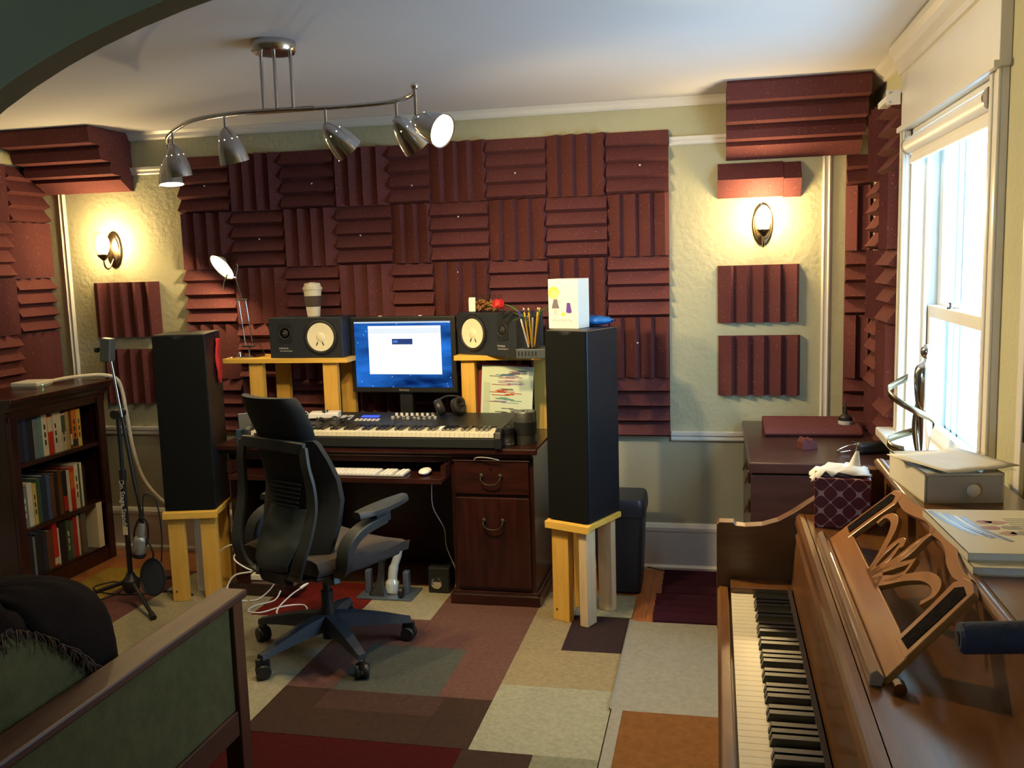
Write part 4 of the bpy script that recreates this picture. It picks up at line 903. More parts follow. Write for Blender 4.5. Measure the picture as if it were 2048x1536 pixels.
obj('hoop', MB().tube([(.088*cos(2*pi*k/32), .088*sin(2*pi*k/32), 0) for k in range(32)], .0045, 8, pm, True), 'black', pf, smooth=50)
obj('mesh_cloth', MB().cyl((0, 0, -.0012), (0, 0, .0012), .087, seg=32, m=pm), plain('navy_mesh', (.030, .042, .075), .9, bump=.3, bscale=300), pf)
obj('gooseneck', MB().tube(curve([(.0, .0, .088), (.012, .0, .11), (.010, -.01, .15), (-.01, -.015, .20)], 5), .0045, 8), 'black', pf, smooth=50)
# microphone cable
cb = MB().tube(curve([(-2.445, 3.85, .45), (-2.43, 3.84, .55), (-2.40, 3.84, .57), (-2.365, 3.85, .52), (-2.36, 3.86, .36), (-2.39, 3.88, .20), (-2.41, 3.90, .10), (-2.36, 3.96, .03), (-2.32, 4.02, .0155), (-2.45, 4.05, .0155), (-2.62, 3.98, .0155), (-2.80, 3.98, .0155), (-2.90, 4.05, .0155), (-2.84, 4.14, .0155), (-2.74, 4.06, .0155), (-2.72, 3.94, .0155), (-2.80, 3.86, .0155), (-2.93, 3.86, .0155), (-2.99, 3.93, .0155), (-2.95, 4.00, .0155), (-2.87, 3.95, .0155), (-2.86, 3.82, .0155), (-2.97, 3.76, .0155)], 6), .0035, 7)
tag(obj('microphone_cable', cb, 'black', None, smooth=50), 'black microphone cable looping down onto the rug', 'cable')

# ================================================================== BOOKCASE
bc = thing('bookcase', 'dark mahogany bookcase against the left wall', 'bookcase', (-3.33, 4.22, 0))
BX0, BX1, BY0, BY1 = -3.515, -3.155, 3.855, 4.585
def bp(n, mb, mat='mahog', **kw): return obj(n, mb, mat, bc, world=True, **kw)
bp('top', MB().box((BX0, BY0-.04, .998), (BX1+.065, BY1+.035, 1.022)), bevel=.006)
bp('cornice', MB().prism([(0, .998), (.052, .998), (.046, .985), (.03, .975), (.02, .955), (.006, .945), (0, .90)], -(BY1+.02), -(BY0-.025), Matrix(((1, 0, 0, BX1), (0, 0, -1, 0), (0, 1, 0, 0), (0, 0, 0, 1)))), bevel=.0)
bp('side_panel', B(BX0, BY0, 0, BX1-.01, BY0+.022, .998), 'mahog_v'); bp('side_panel', B(BX0, BY1-.022, 0, BX1-.01, BY1, .998), 'mahog_v')
bp('back_panel', B(BX0, BY0+.022, .05, BX0+.012, BY1-.022, .998))
bp('face_post', MB().box((BX1-.01, BY0, 0), (BX1+.012, BY0+.055, .93)), 'mahog_v', bevel=.004); bp('face_post', MB().box((BX1-.01, BY1-.055, 0), (BX1+.012, BY1, .93)), 'mahog_v', bevel=.004)
for z in (.085, .345, .680): bp('shelf', B(BX0+.012, BY0+.022, z-.022, BX1-.005, BY1-.022, z), bevel=.003)
bp('kick_board', B(BX1-.01, BY0+.055, 0, BX1+.006, BY1-.055, .075))
bcols = dict(dk=(.015, .014, .016), navy=(.02, .03, .06), grey=(.16, .18, .18), cream=(.62, .56, .40), white=(.72, .70, .62), orange=(.60, .17, .02), red=(.50, .03, .015), brown=(.13, .05, .02), green=(.05, .10, .05), tan=(.42, .30, .14), blue=(.06, .10, .20), teal=(.10, .22, .22), yel=(.60, .42, .10), mott=(.12, .12, .10))
for k, c in bcols.items(): M['bk_' + k] = plain('book_' + k, c, .55, noise=.12, nscale=25)
names = dict(dk='black', navy='navy', grey='grey', cream='cream', white='white', orange='orange', red='red', brown='brown', green='dark green', tan='tan', blue='blue', teal='teal', yel='yellow', mott='mottled grey')
def book(z, y, th, h, dep, col, label, group, lean=0.0, band=None, title=False):
    t = thing('book', label, 'book', (BX1-.02, y, z), 0, group)
    m = RX(lean)
    cv = MB(); cv.box((-dep, 0, 0), (0, .0022, h), m); cv.box((-dep, th-.0022, 0), (0, th, h), m); cv.box((-.0022, .0022, 0), (0, th-.0022, h), m)
    obj('cover', cv, 'bk_' + col, t)
    obj('page_block', MB().box((-dep+.004, .0024, .003), (-.0024, th-.0024, h-.004), m), 'paper', t)
    if band: obj('spine_band', MB().box((-.0002, .0008, h*band[1]), (.0006, th-.0008, h*band[2]), m), 'bk_' + band[0], t)
    if title:
        for k in range(3): obj('spine_title', MB().box((-.0002, th*.35, h*(.25+.18*k)), (.0005, th*.65, h*(.37+.18*k)), m), 'bk_' + ('dk' if col in ('white', 'cream', 'tan', 'yel', 'orange') else 'cream'), t)
rows = [(.681, 'top', [('dk', .040, .235), ('navy', .028, .225), ('dk', .034, .22), ('grey', .030, .205), ('teal', .024, .21), ('cream', .034, .225, None, True), ('red', .034, .20, ('cream', .6, .98)), ('white', .030, .215, None, True), ('white', .022, .225), ('cream', .026, .20, ('green', .5, .95), True), ('tan', .024, .205), ('brown', .016, .195, ('cream', .1, .4)), ('orange', .034, .21, ('navy', .02, .22), True), ('yel', .026, .205, None, True)]),
        (.346, 'middle', [('grey', .034, .21, None, True), ('cream', .030, .225), ('yel', .024, .215, None, True), ('green', .026, .235), ('navy', .034, .24), ('blue', .024, .235), ('brown', .022, .225), ('dk', .026, .23), ('brown', .026, .24), ('dk', .028, .23, ('red', .05, .4)), ('white', .020, .225), ('red', .030, .235, ('orange', .5, .9)), ('white', .026, .245, None, True), ('green', .012, .24), ('white', .014, .245), ('dk', .016, .225)]),
        (.086, 'bottom', [('dk', .040, .22), ('grey', .014, .205), ('dk', .046, .215), ('navy', .022, .20), ('brown', .038, .205), ('red', .030, .235, ('cream', .05, .2)), ('white', .008, .20), ('dk', .044, .225), ('green', .030, .22, None, True), ('mott', .018, .21), ('red', .026, .225), ('white', .014, .225), ('brown', .012, .20), ('mott', .034, .235)])]
for z, rn, lst in rows:
    y = BY0 + .072; seen = {}
    for i, b in enumerate(lst):
        col, th, h = b[:3]; seen.setdefault(col, []).append(i)
    for i, b in enumerate(lst):
        col, th, h = b[:3]; th *= 1.16; nm = names[col]; grp = seen[col]
        which = '' if len(grp) == 1 else (ORD[grp.index(i)] + ' ')
        where = ('the only %s one on the %s bookcase shelf' % (nm, rn)) if len(grp) == 1 else ('%s%s one from the left on the %s bookcase shelf' % (which, nm, rn))
        book(z, y, th, h, .16 + .03*random.random(), col, '%s book, %s' % (nm, where), 'books on the %s shelf' % rn, 0, b[3] if len(b) > 3 else None, len(b) > 4)
        y += th + random.uniform(.0006, .003)
# white magazine file at the end of the bottom shelf
mfz = thing('magazine_file', 'cut-away white magazine file at the right end of bottom shelf', 'magazine file', (BX1-.03, 4.46, .086))
obj('file_wall', MB().prism([(-.22, 0), (.03, 0), (.03, .255), (-.03, .255), (-.06, .215), (-.06, .07), (-.22, .07)], 0, .045, Matrix(((1, 0, 0, 0), (0, 0, 1, 0), (0, 1, 0, 0), (0, 0, 0, 1)))), 'cream', mfz, bevel=.001)
obj('file_papers', B(-.21, .004, .005, -.065, .041, .20), 'bk_mott', mfz)
# router and its wrapped cable on top of the bookcase
ro = thing('router', 'flat white router with green light on the bookcase', 'router', (-3.36, 4.30, 1.0225), R(8))
obj('body', B(-.075, -.08, .004, .075, .08, .030), 'white', ro, bevel=.008); obj('base', B(-.068, -.073, 0, .068, .073, .004), 'white', ro)
obj('status_light', MB().box((.0752, -.03, .010), (.0762, -.025, .015)), emitter('green_led', (.1, 1, .3), 6), ro)
wcab = MB().tube(curve([(-3.33, 4.385, 1.036), (-3.28, 4.46, 1.045), (-3.20, 4.55, 1.05), (-3.13, 4.60, 1.045), (-3.09, 4.64, 1.02), (-3.075, 4.66, .95), (-3.06, 4.665, .80), (-3.04, 4.67, .60), (-2.99, 4.68, .42), (-2.86, 4.69, .28), (-2.65, 4.69, .19), (-2.45, 4.69, .13), (-2.25, 4.69, .06)], 6), .011, 10)
tag(obj('wrapped_cable', wcab, plain('white_braid', (.72, .68, .56), .7, bump=.6, bscale=120), None, smooth=50), 'thick white spiral-wrapped cable running from router down the wall', 'cable')
# ================================================================== OFFICE CHAIR
ch = thing('office_chair', 'dark grey high-back office chair with armrests in front of the desk', 'office chair', (-1.365, 3.495, .0115), R(-25))
def cp(n, mb, mat='chair_g', **kw): return obj(n, mb, mat, ch, **kw)
for k, a in enumerate((171, 243, 315, 27, 99)):
    a_ = R(a + 25); dx, dy = cos(a_), sin(a_); px, py = -dy, dx; L0, L1 = .03, .335
    mb = MB(); rows = []
    for (t, w, zt, zb) in ((.02, .034, .165, .100), (.12, .032, .155, .100), (.24, .027, .128, .092), (.325, .022, .104, .082), (.345, .020, .100, .080)):
        rows.append([(dx*t + px*w, dy*t + py*w, zb), (dx*t - px*w, dy*t - py*w, zb), (dx*t - px*w*.75, dy*t - py*w*.75, zt), (dx*t + px*w*.75, dy*t + py*w*.75, zt), (dx*t + px*w, dy*t + py*w, zb)])
    mb.strip(rows)
    for rr_ in (rows[0], rows[-1]): mb.bm.faces.new([mb.bm.verts.new(p) for p in rr_[:4]])
    cp('base_arm', mb, plain('chair_base_grey', (.035, .042, .055), .5) if k == 0 else M['chair_base'], smooth=30)
    if k == 0: M['chair_base'] = bpy.data.materials['chair_base_grey']
    cx_, cy_ = dx*.335, dy*.335; ca = R(a + 25 + 60)
    cs = obj('castor', MB().box((-.010, -.028, .040), (.010, .028, .082), T(cx_, cy_, 0) @ Matrix.Rotation(ca, 4, 'Z')), 'black', ch, bevel=.006)
    for q in (-1, 1): obj('castor_wheel', MB().lathe([(0, -.011), (.026, -.011), (.030, -.006), (.030, .006), (.026, .011), (0, .011)], 20, T(cx_, cy_, .030) @ Matrix.Rotation(ca, 4, 'Z') @ T(q*.016, 0, 0) @ RY(90)), 'black', cs, smooth=40)
cp('gas_lift', MB().lathe([(0, .055), (.026, .055), (.030, .09), (.034, .10), (.034, .17), (.026, .20), (.026, .26), (.017, .262), (.017, .37), (0, .37)], 20), 'black', smooth=40)
cp('seat_mechanism', MB().box((-.085, -.14, .355), (.085, .13, .415)), 'chair_g', bevel=.02)
# seat cushion
mb = MB(); rows = []
for i in range(11):
    t = i/10; y = -.235 + .50*t; w = .225 + .03*sin(pi*min(1, t*1.15)); zt = .478 + .010*cos((t-.2)*5) - (.03*max(0, t-.8)/.2)
    zb = .405 + .02*(1-t)
    rows.append([(-w, y, zb), (-w-.012, y, .448), (-w, y, zt-.006), (-w*.85, y, zt+.002), (-w*.4, y, zt-.006), (0, y, zt-.008), (w*.4, y, zt-.006), (w*.85, y, zt+.002), (w, y, zt-.006), (w+.012, y, .448), (w, y, zb), (0, y, zb-.006), (-w, y, zb)])
mb.strip(rows)
for rr_ in (rows[0], rows[-1]): mb.bm.faces.new([mb.bm.verts.new(p) for p in rr_[:12]])
cp('seat', mb, 'chair_seat', smooth=50)
cp('seat_pan', MB().prism([(-.20, -.22), (.20, -.22), (.23, .0), (.22, .22), (.15, .26), (-.15, .26), (-.22, .22), (-.23, 0)], .392, .412), 'chair_g', bevel=.008)
# back cushion: gently curved slab, lumbar bulge forward
def slab(prof, th, wide, wrap, zr):
    """prof: (y,z,halfwidth) list; returns closed slab, curved forward at the sides"""
    mb = MB(); rows = []
    for (y, z, w) in prof:
        fr, bk = [], []
        for k in range(9):
            u = -1 + k/4; x = u*w; cy = y + wrap*u*u
            fr.append((x, cy + th/2*(1 - .55*u**6), z)); bk.append((x, cy - th/2*(1 - .55*u**6), z))
        rows.append(fr + bk[::-1] + [fr[0]])
    mb.strip(rows)
    for rr_ in (rows[0], rows[-1]): mb.bm.faces.new([mb.bm.verts.new(p) for p in rr_[:-1]])
    return mb
cush = [(-.20, .455, .17), (-.185, .50, .205), (-.155, .60, .225), (-.135, .70, .228), (-.145, .78, .222), (-.175, .86, .207), (-.205, .925, .190), (-.215, .94, .180)]
cp('back_cushion', slab(cush, .048, 0, .045, 0), 'chair_f', smooth=60)
head = [(-.208, .925, .150), (-.212, .94, .166), (-.235, 1.00, .176), (-.262, 1.06, .172), (-.280, 1.10, .162), (-.286, 1.112, .150)]
cp('headrest', slab(head, .040, 0, .050, 0), 'chair_f', smooth=60)
# rear shell: a ring of flattened struts that stands off the cushion
def strut(n, pts, w, th, mat='chair_g'):
    P_ = curve(pts, 6); mb = MB(); rows = []
    for i, p in enumerate(P_):
        a = P_[max(i-1, 0)]; b = P_[min(i+1, len(P_)-1)]; tg_ = (b - a).normalized(); sd = Vector((1, 0, 0)); nn = tg_.cross(sd).normalized() if abs(tg_.x) < .9 else Vector((0, 1, 0))
        if abs(tg_.x) >= .9: sd = Vector((0, 0, 1))
        ww = w if not hasattr(w, '__len__') else w[0] + (w[1]-w[0])*i/(len(P_)-1)
        q = [p + sd*ww/2 + nn*th/2, p - sd*ww/2 + nn*th/2, p - sd*ww/2 - nn*th/2, p + sd*ww/2 - nn*th/2]; rows.append(q + [q[0]])
    mb.strip(rows)
    for rr_ in (rows[0], rows[-1]): mb.bm.faces.new([mb.bm.verts.new(p) for p in rr_[:4]])
    return cp(n, mb, mat, smooth=35, bevel=.004)
for q in (-1, 1):
    strut('shell_rail', [(q*.182, -.232, .925), (q*.196, -.236, .85), (q*.208, -.228, .77), (q*.212, -.232, .68), (q*.208, -.262, .58), (q*.190, -.285, .50), (q*.150, -.275, .43), (q*.09, -.22, .385), (q*.05, -.12, .372)], (.040, .075), .016)
strut('shell_top_bar', [(-.186, -.230, .918), (-.10, -.254, .926), (0, -.262, .928), (.10, -.254, .926), (.186, -.230, .918)], .045, .016)
lum = [(-.190, .66, .105), (-.205, .60, .125), (-.255, .53, .118), (-.290, .46, .098), (-.288, .430, .088)]
cp('lumbar_panel', slab(lum, .012, 0, .02, 0), plain('lumbar_grey', (.035, .046, .050), .55), smooth=60)
for k in range(6): cp('lumbar_rib', MB().box((-.09, -.0, 0), (.09, .004, .007), T(0, -.181 - .004*k, .755 - k*.017)), 'black')
strut('bottom_yoke', [(-.15, -.278, .432), (-.08, -.255, .395), (0, -.245, .385), (.08, -.255, .395), (.15, -.278, .432)], .05, .02)
# armrests
for q in (-1, 1):
    ar_ = strut('arm_post', [(q*.10, -.10, .385), (q*.22, -.13, .40), (q*.275, -.145, .45), (q*.285, -.13, .53), (q*.288, -.06, .578), (q*.288, .06, .60)], (.070, .060), .034)
    mb = MB(); rows = []
    for i in range(9):
        t = i/8; y = -.03 + .27*t; w = .045*(sin(pi*min(max(t, .04), .96))**.35)
        rows.append([(q*.285 - w, y, .628), (q*.285 - w, y, .645), (q*.285 - w*.6, y, .655), (q*.285 + w*.6, y, .655), (q*.285 + w, y, .645), (q*.285 + w, y, .628), (q*.285 - w, y, .628)])
    mb.strip(rows, RX(4))
    for rr_ in (rows[0], rows[-1]): mb.bm.faces.new([mb.bm.verts.new(RX(4) @ Vector(p)) for p in rr_[:6]])
    cp('arm_pad', mb, 'chair_g', smooth=50)
    cp('arm_riser', MB().box((q*.288-.022, .01, .585), (q*.288+.022, .09, .632)), 'chair_g', bevel=.006)

# ================================================================== UNDER THE DESK
fb = thing('wooden_footrest', 'scuffed dark wooden footrest box on the rug under the desk', 'footrest', (-1.96, 4.11, .0115))
obj('box', B(-.18, -.06, 0, .18, .06, .062), 'mahog', fb, bevel=.006); obj('top_edge', B(-.186, -.066, .052, .186, .066, .064), 'mahog', fb, bevel=.005)
ps = thing('power_strip', 'cream power strip lying on the wooden footrest', 'power strip', (-1.93, 4.12, .0762), R(6))
obj('strip_body', B(-.11, -.022, 0, .11, .022, .030), 'cream', ps, bevel=.004)
for k in range(4): obj('socket_face', B(-.09 + k*.046, -.013, .030, -.064 + k*.046, .013, .0312), 'black', ps)
obj('plug', B(-.045, -.014, .0312, -.015, .014, .062), 'black', ps, bevel=.004)
def cable(label, pts, r, mat, cat='cable', end=None):
    o = obj('cable', MB().tube(curve(pts, 6), r, 7), mat, None, smooth=50)
    if end: obj('plug', MB().tube([pts[-1], tuple(Vector(pts[-1]) + (Vector(pts[-1]) - Vector(pts[-2])).normalized()*.045)], .007, 10), mat, o, smooth=50)
    return tag(o, label, cat)
z_ = .0145
cable('white charging cable with plug looping over the red rug block', [(-1.86, 4.05, .045), (-1.87, 4.00, z_), (-1.93, 3.92, z_), (-1.93, 3.85, z_), (-1.86, 3.84, z_), (-1.79, 3.93, z_), (-1.70, 3.96, z_), (-1.645, 3.87, z_), (-1.69, 3.80, z_), (-1.77, 3.83, z_), (-1.80, 3.91, .02), (-1.775, 3.99, .05), (-1.745, 4.03, .07)], .0036, 'white', end=True)
cable('white lead hanging in a loop beside the left stand', [(-2.22, 4.06, .20), (-2.13, 4.06, .26), (-2.06, 4.06, .26), (-2.10, 4.05, .20), (-2.03, 4.05, .15), (-1.96, 4.06, .13), (-1.94, 4.055, .10)], .0038, 'white')
cable('white mains lead dropping in front of the footrest', [(-2.0, 4.035, .14), (-2.09, 4.03, .12), (-2.13, 4.02, .06), (-2.12, 3.99, .017), (-2.06, 3.97, z_), (-2.00, 3.975, z_)], .0042, 'white')
cable('thin white lead crossing from power strip to a black plug', [(-1.86, 4.03, .12), (-1.90, 4.02, .06), (-1.95, 3.99, .02), (-1.99, 3.98, z_)], .003, 'white')
cable('black mouse lead hanging below the keyboard tray', [(-1.10, 4.17, .60), (-1.08, 4.10, .48), (-1.04, 4.14, .36), (-1.05, 4.20, .25), (-1.02, 4.24, .12), (-.99+-.03, 4.22, .03)], .0025, 'print')
cable('short grey lead looped out above the desk drawer', [(-.865, 4.078, .708), (-.85, 4.070, .722), (-.80, 4.062, .724), (-.75, 4.066, .714), (-.745, 4.076, .706)], .002, 'print')
pd = thing('pedal_unit', 'chrome and black foot pedal unit on a grey plate under the desk', 'pedal', (-1.36, 4.17, .0115))
obj('plate', B(-.12, -.09, 0, .16, .09, .008), plain('plate_bluegrey', (.16, .21, .28), .3, .6), pd, bevel=.002)
mb = MB(); rows = []
for (z, w, y) in ((.008, .050, -.05), (.02, .046, -.045), (.05, .022, -.025), (.11, .016, .0), (.15, .017, .012), (.17, .014, .02)):
    rows.append([(-.02 - w, y, z), (-.02 - w*.7, y - .014, z), (-.02 + w*.7, y - .014, z), (-.02 + w, y, z), (-.02, y + .016, z), (-.02 - w, y, z)])
mb.strip(rows); obj('lever', mb, 'black', pd, smooth=40)
obj('lever_knob', MB().sphere((-.02, .015, .175), .024, None, 16, 10, (1, .8, 1.1)), 'black', pd, smooth=60)
obj('shroud', MB().tube(curve([(.03, .0, .01), (.035, .005, .06), (.040, .01, .12), (.060, .015, .18), (.085, .02, .25)], 5), [.034]*6+[.024]*6+[.020]*5+[.016]*4, 14), plain('pearl_white', (.62, .72, .78), .2, .3), pd, smooth=50)
for x in (.11, -.085): obj('side_post', MB().box((x-.014, -.02, .008), (x+.014, .02, .12)), plain('post_blue', (.12, .15, .22), .35, .4), pd, bevel=.005)
obj('pedal_wheel', MB().lathe([(0, -.01), (.024, -.01), (.026, 0), (.024, .01), (0, .01)], 16, T(.10, -.06, .034) @ RY(90)), 'black', pd, smooth=40)
bd = thing('black_device', 'small black boxy device with shiny front, beside the desk pedestal', 'device', (-1.10, 4.27, .0115))
obj('box', B(-.055, -.06, 0, .055, .06, .13), 'black', bd, bevel=.008); obj('front_lens', MB().lathe([(0, 0), (.026, 0), (.028, .006), (.02, .010), (0, .008)], 20, T(-.01, -.06, .05) @ RX(90)), 'chrome', bd, smooth=40)
ap = thing('pale_appliance', 'pale rounded appliance behind the office chair under the desk', 'appliance', (-1.93, 4.30, .0115))
obj('body', MB().lathe([(0, 0), (.070, 0), (.075, .01), (.075, .44), (.068, .50), (.05, .53), (0, .54)], 24), plain('appliance_cream', (.52, .47, .36), .4), ap, smooth=40); obj('waist_band', MB().lathe([(.0755, .40), (.077, .405), (.077, .43), (.0755, .435)], 24), 'steel', ap, smooth=40)

# ================================================================== RIGHT OF THE DESK
bn = thing('black_bin', 'black lidded bin behind the right speaker stand', 'bin', (-.235, 4.46, .0115))
def rrect(w, d, r, n=5): return [(sx*(w-r) + r*cos(a), sy*(d-r) + r*sin(a)) for sx, sy, a0 in ((1, 1, 0), (-1, 1, pi/2), (-1, -1, pi), (1, -1, 3*pi/2)) for a in [a0 + pi/2*k/n for k in range(n+1)]]
mb = MB(); rows = []
for z, k in ((0, .84), (.37, .97), (.372, 1.0), (.385, 1.0)): rows.append([(x*k, y*k, z) for x, y in rrect(.125, .135, .03)]); rows[-1].append(rows[-1][0])
mb.strip(rows); mb.bm.faces.new([mb.bm.verts.new(p) for p in rows[0][:-1]])
obj('bin_body', mb, 'ns_box', bn, smooth=40)
mb = MB(); rows = []
for z, k in ((.378, 1.03), (.40, 1.04), (.42, 1.03), (.445, 1.0), (.458, .94)): rows.append([(x*k, y*k, z) for x, y in rrect(.125, .135, .03)]); rows[-1].append(rows[-1][0])
mb.strip(rows); mb.bm.faces.new([mb.bm.verts.new(p) for p in rows[-1][:-1]]); mb.bm.faces.new([mb.bm.verts.new(p) for p in rows[0][:-1]])
obj('lid', mb, 'ns_box', bn, smooth=40)
M['foam_d'] = plain('plum_foam', (.045, .012, .022), .95, noise=.15, nscale=150, bump=.3, bscale=200, spec=.1)
for lab, x, y, w, hh in (('dark plum foam tile lying flat on the floor by the wall', -.03, 4.36, .33, .30), ('dark plum foam tile lying on the floor nearer the runner rug', -.05, 4.00, .33, .31)):
    me = wedge_mesh(w, hh, 4, horiz=True, depth=.035, seedy=int(x*100)+500); me.transform(RX(-90)); me.transform(T(0, 0, 0))
    o = obj('foam_tile', me, 'foam_d', None, loc=(x, y, .001)); tag(o, lab, 'acoustic foam', 'foam tiles on the floor')
cable('thin black lead on the floor along the baseboard', [(-.115, 4.62, .05), (-.06, 4.67, .02), (.02, 4.695, .004), (.12, 4.70, .004), (.30, 4.70, .004)], .003, 'black')
# chest in the corner
cs = thing('wooden_chest', 'dark brown chest with metal clasps in the corner behind the piano', 'chest', (.64, 4.20, 0))
M['chest'] = wood('chest_brown', (.030, .012, .010), (.055, .020, .017), .35, 5, (1, 6, 6), coat=.3)
obj('body', B(.36, 3.73, .02, .935, 4.70, .745), 'chest', cs, world=True, bevel=.004); obj('lid', B(.352, 3.72, .752, .935, 4.70, .795), 'chest', cs, world=True, bevel=.006)
obj('plinth', B(.365, 3.735, 0, .93, 4.69, .02), 'chest', cs, world=True)
for y, z in ((3.80, .72), (3.80, .60), (4.05, .72)):
    cl = obj('clasp', MB().box((.350, y-.018, z-.025), (.360, y+.018, z+.025)), 'bronze', cs, world=True, bevel=.003); obj('clasp_loop', MB().tube(curve([(.350, y-.012, z), (.342, y-.012, z-.02), (.340, y, z-.03), (.342, y+.012, z-.02), (.350, y+.012, z)], 4), .003, 6), 'bronze', cl, world=True, smooth=50)
tag(obj('foam_offcut', MB().prism([(0, 0), (.27, .0), (.285, .02), (.27, .05), (.02, .034), (-.012, .016)], 0, .42, T(.44, 4.28, .7958) @ Matrix(((0, 0, 1, 0), (1, 0, 0, 0), (0, 1, 0, 0), (0, 0, 0, 1)))), 'foam', None, bevel=.006), 'loose maroon foam slab lying on the brown chest', 'acoustic foam')
o = obj('foam_scrap', MB().prism([(-.035, 0), (.035, 0), (.028, .03), (.01, .045), (-.005, .03), (-.02, .05), (-.034, .03)], -.025, .025, RX(90)), 'foam', None, loc=(.60, 4.02, .7955), rot=(0, 0, .4))
tag(o, 'small maroon foam scrap in the middle of the chest lid', 'foam scrap')
hs = thing('stapler', 'black handled tool with a chrome loop on the chest', 'tool', (.80, 3.93, .7955), R(20))
obj('handle', MB().box((-.02, -.03, 0), (.13, .03, .045)), 'black', hs, bevel=.012); obj('collar', MB().box((-.03, -.022, .004), (-.018, .022, .05)), 'chrome', hs, bevel=.003)
obj('loop', MB().tube(curve([(-.03, 0, .04), (-.07, -.01, .035), (-.105, -.01, .02), (-.09, .01, .008), (-.04, .01, .012)], 5), .003, 8), 'chrome', hs, smooth=50)
st = thing('black_bottle', 'small black bottle with pointed nozzle beside the foam slab on the chest', 'bottle', (.80, 4.40, .7955))
obj('body', MB().lathe([(0, 0), (.030, 0), (.031, .01), (.031, .07), (.012, .085), (0, .085)], 18), 'black', st, smooth=40); obj('nozzle', MB().lathe([(.008, .085), (.007, .10), (.002, .15), (0, .152)], 12), 'black', st, smooth=40); obj('label_band', MB().lathe([(.0312, .02), (.0316, .021), (.0316, .055), (.0312, .056)], 18), 'print', st, smooth=40)

# ================================================================== SETTEE IN THE FOREGROUND
se = thing('wooden_settee', 'wooden settee with green upholstered end panel in the left foreground', 'settee', (-1.6, 2.05, 0))
M['walnut'] = wood('settee_wood', (.045, .015, .008), (.080, .027, .014), .5, 5, (8, 1, 8))
M['walnut_v'] = wood('settee_wood_upright', (.050, .018, .010), (.085, .032, .018), .35, 5, (8, 8, 1), coat=.2)
M['green'] = plain('olive_fabric', (.085, .082, .034), .95, noise=.16, nscale=26, bump=.25, bscale=220, spec=.15)
M['throw'] = plain('brown_velour', (.010, .006, .005), .95, noise=.25, nscale=18, bump=.2, bscale=160, spec=.08)
M['fringe'] = plain('brown_fringe', (.085, .050, .030), .95, noise=.3, nscale=40)
def sp(n, mb, mat='walnut', **kw): return obj(n, mb, mat, se, world=True, **kw)
sx_ = -1.225; zt_ = .615
sp('top_rail', B(sx_-.085, 1.35, zt_-.026, sx_+.010, 2.575, zt_), bevel=.006)
sp('post', B(sx_-.060, 2.50, .0118, sx_, 2.558, zt_-.026), 'walnut_v', bevel=.003); sp('post', B(sx_-.060, 1.40, .0, sx_, 1.46, zt_-.026), 'walnut_v', bevel=.003)
sp('lower_rail', B(sx_-.052, 1.46, .165, sx_-.006, 2.50, .245), bevel=.003)
sp('end_panel', B(sx_-.040, 1.46, .245, sx_-.014, 2.50, zt_-.026), 'green', bevel=.004)
sp('post', B(-2.06, 2.49, .0118, -2.0, 2.55, .40), 'walnut_v', bevel=.003)
sp('front_rail', B(-2.0, 2.50, .20, sx_-.06, 2.54, .28), bevel=.003); sp('seat_deck', B(-2.06, 1.40, .25, sx_-.06, 2.50, .29))
def pillow(x0, x1, y0, y1, z0, z1, pw=2.6):
    mb = MB(); mb.sphere((0, 0, 0), 1, None, 28, 16)
    for v in mb.bm.verts:
        c = v.co; 
        f = lambda t: math.copysign(abs(t)**(2/pw), t)
        v.co = Vector(((x0+x1)/2 + f(c.x)*(x1-x0)/2, (y0+y1)/2 + f(c.y)*(y1-y0)/2, (z0+z1)/2 + f(c.z)*(z1-z0)/2))
    return mb
CQ = (-1.72, -1.325, 1.42, 2.21, .292, .845)
def superell(a, lat, grow=0.0, pw=2.6):
    x0, x1, y0, y1, z0, z1 = CQ; f = lambda t: math.copysign(abs(t)**(2/pw), t)
    return Vector(((x0+x1)/2 + f(cos(a)*cos(lat))*((x1-x0)/2 + grow), (y0+y1)/2 + f(sin(a)*cos(lat))*((y1-y0)/2 + grow), (z0+z1)/2 + f(sin(lat))*((z1-z0)/2 + grow)))
sc_ = tag(obj('sofa_cushion', pillow(*CQ), 'green', None, smooth=60), 'large olive cushion on the settee at the left edge', 'cushion')
th = thing('fringed_throw', 'dark brown throw with shaggy fringe draped over the settee cushion', 'throw', (-1.52, 1.85, .60))
HEM = [(1.2, .72), (1.62, .785), (1.79, .80), (1.90, .70), (2.02, .575), (2.12, .50), (2.4, .46)]
def hem(y):
    for (a, b), (c, d) in zip(HEM, HEM[1:]):
        if y <= c: return b + (d-b)*max(0, (y-a))/(c-a)
    return HEM[-1][1]
cols = []; edge = []
for i in range(73):
    a = 2*pi*i/72; lo, hi = -.9, pi/2 - .02
    for _ in range(30):
        md_ = (lo+hi)/2; p = superell(a, md_, .006); h_ = hem(p.y) if cos(a) > -.1 else .45
        if p.z > h_: hi = md_
        else: lo = md_
    cols.append([superell(a, pi/2 - .001 - (pi/2 - .001 - hi)*k/14, .006 + .003*sin(i*1.1 + k)) for k in range(15)]); edge.append((a, hi))
mb = MB(); mb.strip(cols); obj('cloth', mb, 'throw', th, world=True, smooth=60, solid=.007)
mb = MB(); rr = random.Random(9)
